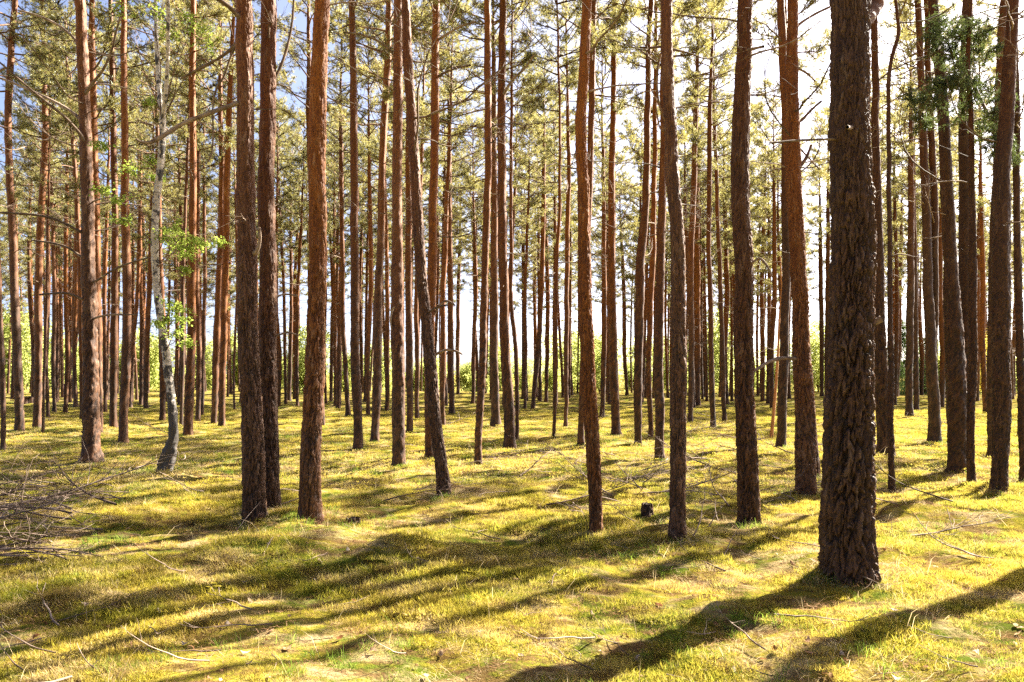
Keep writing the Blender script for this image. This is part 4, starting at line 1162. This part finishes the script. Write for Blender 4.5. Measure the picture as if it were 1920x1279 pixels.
# stump
def stump(pxx, pyy, r, h, label):
    X, Y, Z = solve(pxx, pyy)
    zz = np.linspace(-.1, h, 14)
    me, ax = trunk_mesh(np.stack([0 * zz, 0 * zz, zz], -1), np.full(14, r), h, Y, 61, M_BARK, 1.3, .35)
    root = empty('tree_stump', (X, Y, Z), label, 'stump')
    ob('trunk', me, root).color = (1, .3, 0, 1)
    a = np.arange(24) / 24 * 2 * PI
    rr = r * (1.0 + .12 * vnoise(np.cos(a) * 2, np.sin(a) * 2, 5))
    V = np.vstack([[0, 0, h - .04], np.stack([rr * np.cos(a), rr * np.sin(a), h + .05 * vnoise(a * 3, a * 0, 3)], -1)])
    T = np.array([(0, 1 + i, 1 + (i + 1) % 24) for i in range(24)])
    ob('cut_top', mesh('cut_top', V, tris=T, mats=[M_ROT]), root)
stump(1212, 966, .055, .13, 'small dark rotten stump between the bowed and greyish pines')
stump(661, 984, .06, .07, 'low crumbled stump beside the straight pale orange pine')
stump(52, 757, .30, .35, 'dark stump far off between the greyish pines at the edge')

# dead leaves
def leaf_mesh(seed):
    r = np.random.default_rng(seed)
    n = 7
    t = np.linspace(0, 1, n)
    w = np.sin(PI * np.clip(t * .93 + .05, 0, 1)) ** .8 * .30 * (1 + .28 * np.sin(t * PI * 5.5 + r.uniform(0, 3)))
    cx, cz = t - .5, .22 * r.uniform(.3, 1.2) * np.sin(t * PI) * r.choice([-1, 1]) + .12 * t * r.uniform(-1, 1)
    cup = r.uniform(.1, .7) * r.choice([-1, 1, 1])
    V = []
    for i in range(n):
        V += [(cx[i], -w[i], cz[i] + cup * w[i]), (cx[i], 0, cz[i]), (cx[i], w[i], cz[i] + cup * w[i] * r.uniform(.5, 1.3))]
    V = np.array(V) + r.normal(0, .018, (n * 3, 3))
    Q = []
    for i in range(n - 1):
        for j in range(2): Q.append((i * 3 + j, i * 3 + j + 1, i * 3 + j + 4, i * 3 + j + 3))
    V[:, 2] -= V[:, 2].min()
    return mesh('dead_leaf', V, np.array(Q), mats=[M_DLEAF], smooth=True)
DL = [leaf_mesh(800 + i) for i in range(6)]
for i in range(150):
    pyy = 985 + 300 * rs.uniform() ** .8
    pxx = rs.uniform(-20, 1940)
    X, Y, Z = solve(pxx, pyy)
    o = ob('dead_leaf', DL[int(rs.integers(0, 6))], None, (X, Y, Z + .012), (rs.normal(0, .35), rs.normal(0, .35), rs.uniform(0, 6.28)), float(rs.uniform(.03, .062)))
    tag(o, 'dried curled leaf fallen on the moss', 'leaf', 'dead leaves on the moss')

# ------------------------------------------------------------------ moss, grass and straw (stuff)
def patch(name, seed, n, rad, hmin, hmax, wd, lean, mat, bend=False, squash=1.0):
    r = np.random.default_rng(seed)
    a = r.uniform(0, 6.28, n); q = rad * np.sqrt(r.uniform(0, 1, n))
    p = np.stack([q * np.cos(a), q * np.sin(a), 0 * q - .008], -1)
    h = r.uniform(hmin, hmax, (n, 1))
    d = unit(np.concatenate([r.normal(0, lean, (n, 2)), np.ones((n, 1))], 1))
    s = unit(np.concatenate([r.normal(0, 1, (n, 2)), r.normal(0, .2, (n, 1))], 1)) * wd * .5 * r.uniform(.7, 1.3, (n, 1))
    A = Acc()
    if not bend:
        V = np.stack([p - s, p + s, p + d * h], 1).reshape(-1, 3)
        A.tris(V, np.arange(n * 3).reshape(-1, 3))
    else:
        out = np.concatenate([d[:, :2], np.zeros((n, 1))], 1)
        m = p + d * h * .55
        tp = m + (d * .45 + out * .55 - np.array([0, 0, .12])) * h * .55
        V = np.stack([p - s, p + s, m + s * .75, m - s * .75, tp], 1).reshape(-1, 3)
        b = np.arange(n)[:, None] * 5
        A.V.append(V); A.Q.append(b + np.array([0, 1, 2, 3])); A.qm.append(np.zeros(n, int)); A.T.append(b + np.array([3, 2, 4])); A.tm.append(np.zeros(n, int)); A.n += len(V)
    return A.mesh(name, [mat])

def scatter(name, meshes, X, Y, sc, tiltsd=.12, dz=0.0):
    n = len(X)
    r = np.random.default_rng(n)
    c = bpy.data.collections.new(name + '_source')
    for i, me in enumerate(meshes):
        o = bpy.data.objects.new('%s_%02d' % (name, i), me); c.objects.link(o)
    V = np.stack([X, Y, ground(X, Y) + dz], -1)
    me = mesh(name, V)
    a = me.attributes.new('rot', 'FLOAT_VECTOR', 'POINT')
    a.data.foreach_set('vector', np.stack([r.normal(0, tiltsd, n), r.normal(0, tiltsd, n), r.uniform(0, 6.28, n)], -1).astype(np.float32).ravel())
    a = me.attributes.new('scl', 'FLOAT', 'POINT'); a.data.foreach_set('value', np.asarray(sc, np.float32))
    a = me.attributes.new('idx', 'INT', 'POINT'); a.data.foreach_set('value', r.integers(0, len(meshes), n).astype(np.int32))
    o = ob(name, me)
    o['kind'] = 'stuff'
    ng = bpy.data.node_groups.new(name + '_nodes', 'GeometryNodeTree')
    ng.interface.new_socket('Geometry', in_out='INPUT', socket_type='NodeSocketGeometry')
    ng.interface.new_socket('Geometry', in_out='OUTPUT', socket_type='NodeSocketGeometry')
    N = ng.nodes.new
    gi, go = N('NodeGroupInput'), N('NodeGroupOutput')
    ci = N('GeometryNodeCollectionInfo'); ci.inputs['Collection'].default_value = c
    ci.inputs['Separate Children'].default_value = True; ci.inputs['Reset Children'].default_value = True
    io = N('GeometryNodeInstanceOnPoints'); io.inputs['Pick Instance'].default_value = True
    def attr(nm, t):
        q = N('GeometryNodeInputNamedAttribute'); q.data_type = t; q.inputs['Name'].default_value = nm
        return next(s for s in q.outputs if s.enabled and s.name == 'Attribute')
    er = N('FunctionNodeEulerToRotation')
    L = ng.links.new
    L(gi.outputs[0], io.inputs['Points']); L(ci.outputs[0], io.inputs['Instance'])
    L(attr('idx', 'INT'), io.inputs['Instance Index'])
    L(attr('rot', 'FLOAT_VECTOR'), er.inputs[0]); L(er.outputs[0], io.inputs['Rotation'])
    L(attr('scl', 'FLOAT'), io.inputs['Scale'])
    L(io.outputs[0], go.inputs[0])
    md = o.modifiers.new('scatter', 'NODES'); md.node_group = ng
    return o

rm_ = np.random.default_rng(3)
def pts(n, y0, y1, margin=.85, power=1.0):
    y = y0 + (y1 - y0) * rm_.uniform(0, 1, n) ** power
    # uniform per area in a widening strip
    keep = rm_.uniform(0, 1, n) < (margin * y + .8) / (margin * y1 + .8)
    y = y[keep]
    x = rm_.uniform(-1, 1, len(y)) * (margin * y + .8)
    return x, y
MP = [patch('moss', 900 + i, 340, .13, .012, .045, .005, .8, M_MOSS) for i in range(6)]
x, y = pts(19000, 2.9, 10.5)
bald = vnoise(x / .8 + 4, y / .6, 51) + .6 * vnoise(x / .25, y / .22, 52)
k = bald < .16 + .2 * rm_.uniform(-1, 1, len(x))
x, y, bald = x[k], y[k], bald[k]
scatter('moss', MP, x, y, rm_.uniform(.75, 1.2, len(x)) * np.clip(1.05 - 1.1 * bald, .5, 1.5))
LP = [patch('needle_litter', 960 + i, 70, .15, .03, .075, .0032, 9.0, M_LITTER) for i in range(5)]
x, y = pts(11000, 2.9, 15)
k = vnoise(x / .8 + 4, y / .6, 51) + .6 * vnoise(x / .25, y / .22, 52) > .02
x, y = x[k], y[k]
scatter('needle_litter', LP, x, y, rm_.uniform(.7, 1.2, len(x)), dz=.018)
MP2 = [patch('moss_tuft', 910 + i, 150, .22, .012, .042, .011, .9, M_MOSS) for i in range(5)]
x, y = pts(26000, 10, 34, .8)
scatter('moss_cover', MP2, x, y, rm_.uniform(.8, 1.4, len(x)))
GP = [patch('grass', 920 + i, 26, .07, .06, .15, .0034, .45, M_GRASS, True) for i in range(5)]
x, y = pts(16000, 3.0, 22)
k = (vnoise(x / 1.1 + 9, y / 1.1, 21) + .35 * vnoise(x / .35, y / .35, 22)) > .13
x, y = x[k], y[k]
# tufts at the feet of some stems
for (fx, fy, n) in ((1406, 992, 14), (1620, 1085, 8), (1545, 1085, 6), (190, 1030, 14), (240, 1020, 12), (520, 960, 8), (850, 890, 6), (1350, 1150, 12), (1060, 1265, 12), (1690, 1000, 8), (560, 1020, 10), (1910, 900, 14), (220, 1240, 10), (1880, 930, 8), (420, 880, 12), (350, 876, 10)):
    gx, gy = px(fx, fy)
    x = np.concatenate([x, gx + rm_.normal(0, .13, n)]); y = np.concatenate([y, gy + rm_.normal(0, .10, n)])
scatter('grass', GP, x, y, rm_.uniform(.5, 1.15, len(x)))
SP = [patch('dry_grass', 930 + i, 22, .09, .04, .14, .0028, 1.3, M_STRAW, True) for i in range(6)]
x, y = pts(22000, 3.0, 24)
k = (vnoise(x / 1.4, y / .9 + 3, 31) + .4 * vnoise(x / .3, y / .3, 32)) > -.02
scatter('dry_grass', SP, x[k], y[k], rm_.uniform(.5, 1.2, int(k.sum())))
fx, fy, gx, gy = [], [], [], []
for k_, (root_, ax_, H_, X_, Y_, Z_) in TREES.items():
    if Y_ > 24: continue
    r0_ = ax_(.1)[2]
    n_ = 26 if Y_ < 12 else 14
    a_ = rm_.uniform(0, 6.28, n_); q_ = r0_ * 1.12 + np.abs(rm_.normal(0, .10, n_))
    fx.append(X_ + q_ * np.cos(a_)); fy.append(Y_ + q_ * np.sin(a_))
    if rm_.uniform() < .45:
        n_ = 9; a_ = rm_.normal(rm_.uniform(3.6, 6.0), .6, n_); q_ = r0_ * 1.15 + np.abs(rm_.normal(0, .09, n_))
        gx.append(X_ + q_ * np.cos(a_)); gy.append(Y_ + q_ * np.sin(a_))
fx, fy, gx, gy = (np.concatenate(v) for v in (fx, fy, gx, gy))
scatter('foot_straw', SP, fx, fy, rm_.uniform(.6, 1.2, len(fx)))
scatter('foot_grass', GP, gx, gy, rm_.uniform(.5, 1.0, len(gx)))
ST = [patch('dry_stalk', 950 + i, 3, .10, .14, .36, .0034, .8, M_STRAW, True) for i in range(5)]
x, y = pts(2600, 3.0, 18)
scatter('dry_stalks', ST, x, y, rm_.uniform(.6, 1.2, len(x)))
print('objects', len(S.objects))
